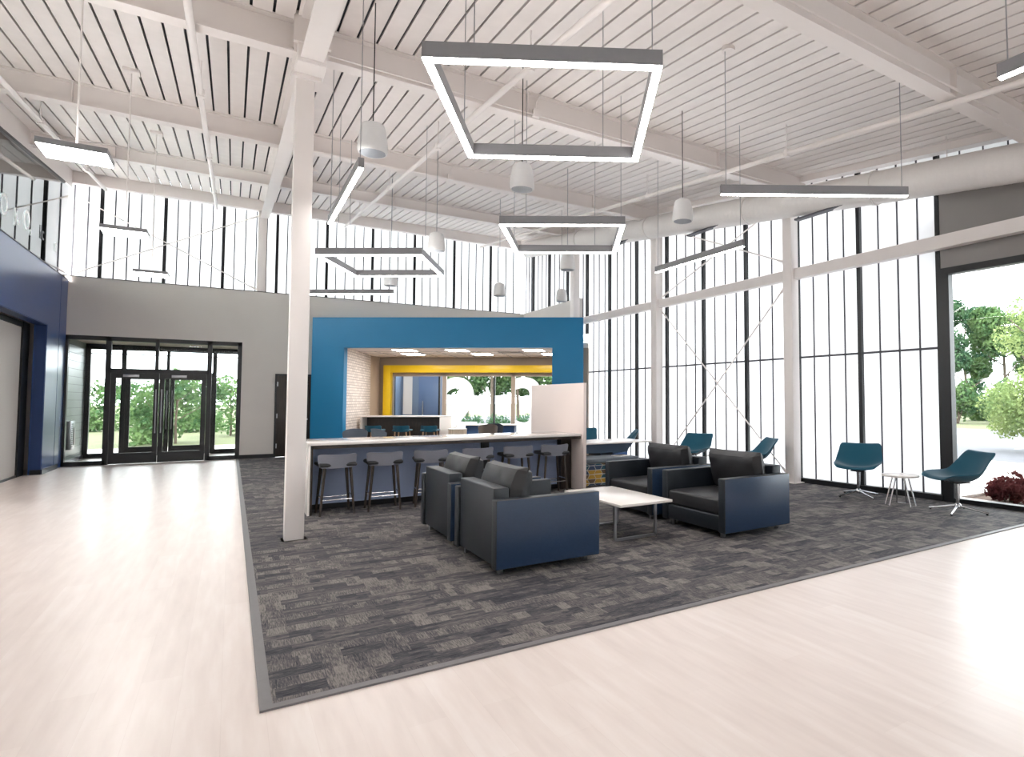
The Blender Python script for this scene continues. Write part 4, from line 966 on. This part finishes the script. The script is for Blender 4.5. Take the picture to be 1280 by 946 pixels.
def make_tree(label, h, wd, lm, seed, group, base=.12, n=2600, ls=.38, name='tree'):
    rnd = random.Random(seed); t = thing(name, label, 'tree', (0, 0, 0), 0, group)
    b = new(); tube(b, [(0, 0, -.4), (.03*h*.3, 0, h*.3), (0, .02*h, h*.62), (.02*h, 0, h*.85)], h*.018, 8, r2=h*.004)
    for k in range(7):
        a = k*2.4; z = h*(.22+.08*k); l = wd*(.36-.02*k); tube(b, [(0, 0, z), (l*.6*cos(a), l*.6*sin(a), z+l*.4), (l*cos(a), l*sin(a), z+l*.9)], h*.007, 6, r2=h*.002)
    obj('trunk', b, BARK, t)
    blobs = []
    for k in range(13):
        a = rnd.uniform(0, 6.28); f = rnd.random(); zz = h*(base+.06+(.9-base)*f); rr = wd*.34*sqrt(max(.05, 1-(f*1.25-.45)**2)); r0 = wd*rnd.uniform(.17, .26)
        blobs.append(((rr*cos(a), rr*sin(a), min(zz, h-r0*.9)), (r0, r0, r0*.85)))
    b = new(); leaves(b, blobs, n, ls, rnd); obj('crown', b, lm, t, smooth=False)
    return t
def place(px, D, z=-.16):
    a = math.atan((px-CX)/FPX)+YAW
    return (D*sin(a), D*cos(a), z)
protos = [make_tree('proto', 10.5, 5.8, LEAF[0], 11, 'trees beyond the car park', .0, 15000, .30), make_tree('proto', 9.8, 5.8, LEAF[1], 12, 'trees beyond the car park', .0, 15000, .30)]
tl = ['leafy tree at the left edge of the clear window view', 'leafy tree in the middle of the front row beyond the car park', 'leafy tree at the right end of the front row beyond the car park', 'taller leafy tree in the back row, left of the pale young tree', 'taller leafy tree in the back row at the right edge of the view']
for i, (px_, D, k, sc) in enumerate([(1180, 57, 0, 1), (1258, 59, 1, 1), (1375, 57, 0, 1), (1206, 80, 0, 1.2), (1312, 80, 1, 1.25)]):
    if i < 2: o = protos[i]; o.location = place(px_, D); o.rotation_euler = (0, 0, i*1.3); o['label'] = tl[i]
    else: o = dup(protos[k], place(px_, D), i*1.7, tl[i])
    o.scale = (sc, sc, sc)
y_ = make_tree('pale young tree near the window with light green leaves', 5.2, 3.2, LEAF[2], 21, 'young trees near the building', .12, 7500, .125, 'young_tree'); y_.location = place(1300, 23)
# low growth at the foot of the tree line
def make_bush(label, r, h, lm, seed, group, n=500, ls=.16):
    rnd = random.Random(seed); t = thing('bush', label, 'bush', (0, 0, 0), 0, group)
    b = new()
    for k in range(5): a = k*1.26; tube(b, [(0, 0, -.1), (r*.4*cos(a), r*.4*sin(a), h*.5)], .02*h+.004, 6, r2=.004)
    obj('stems', b, BARK, t)
    blobs = [((r*.5*cos(k*1.05), r*.5*sin(k*1.05), h*rnd.uniform(.3, .62)), (r*.5, r*.5, h*.36)) for k in range(6)]
    b = new(); leaves(b, blobs, n, ls, rnd); obj('foliage', b, lm, t, smooth=False)
    return t
B0 = make_bush('dark red leaved shrub at the left of the mulch bed', .34, .42, REDL, 31, 'dark red shrubs in the mulch bed', 420, .10); B0.location = (9.95, 4.45, -.04)
rl = ['dark red leaved shrub in the mulch bed beyond the side on teal chair', 'dark red leaved shrub in the middle of the mulch bed', 'dark red leaved shrub at the right of the visible mulch bed', 'dark red leaved shrub at the kerb side of the mulch bed', 'dark red leaved shrub beside the window frame']
for i, p in enumerate([(10.45, 3.75), (9.65, 3.55), (10.2, 2.85), (10.75, 4.75), (9.5, 5.35)]): dup(B0, (p[0], p[1], -.04), i*1.1, rl[i])
U0 = make_bush('tall green thicket at the left foot of the tree line', 1.25, 3.4, LEAF[1], 71, 'green thickets at the foot of the tree line', 2200, .28); U0.location = place(1196, 50)
for i, (px_, l) in enumerate([(1248, 'tall green thicket left of the pale young tree, below the tree line'), (1305, 'tall green thicket behind the pale young tree')]): dup(U0, place(px_, 50.5), 1.3*i+1, l)
# trees seen through the entrance and behind the numbered windows
E0 = make_tree('proto', 3.0, 3.4, LEAF[1], 41, 'small trees beyond the entrance', 0, 2200, .22, 'small_tree')
el = ['small tree in the left sidelight of the entrance', 'small tree behind the left entrance door leaf', 'bushy tree behind the right entrance door leaf', 'small tree between the right leaf and right sidelight', 'small tree in the right sidelight of the entrance', 'small tree at the far left beyond the vestibule']
for i, (px_, D) in enumerate([(112, 44), (176, 50), (222, 29), (250, 40), (290, 34), (70, 50)]):
    if i == 0: E0.location = place(px_, D); E0['label'] = el[0]
    else: dup(E0, place(px_, D), i*1.9, el[i])
M0 = make_tree('proto', 8.5, 3.7, LEAF[1], 51, 'trees behind the numbered windows', .12, 3600, .32)
ml = ['tree beside the black upright left of window number two', 'tree in the middle of the numbered windows', 'tree behind the number three', 'tree in the second row behind the number two', 'tree in the second row left of the number three', 'tree in the second row at the right edge of the numbered windows']
for i, (px_, D) in enumerate([(548, 46), (616, 45), (684, 46), (584, 55), (648, 54), (712, 55)]):
    if i == 0: M0.location = place(px_, D); M0['label'] = ml[0]
    else: dup(M0, place(px_, D), i*2.1, ml[i])
H0 = make_bush('rounded green bush at the left of window number two', .62, 1.2, LEAF[0], 61, 'green bushes behind the numbered windows', 900, .13)
for i, (px_, D) in enumerate([(590, 28), (624, 28.6), (658, 28), (692, 28.6)]):
    if i == 0: H0.location = place(px_, D)
    else: dup(H0, place(px_, D), i*1.3, ['', 'rounded green bush beside the black upright of window two', 'rounded green bush behind the number three', 'rounded green bush at the right end of the numbered windows'][i])
bpy.context.view_layer.update()
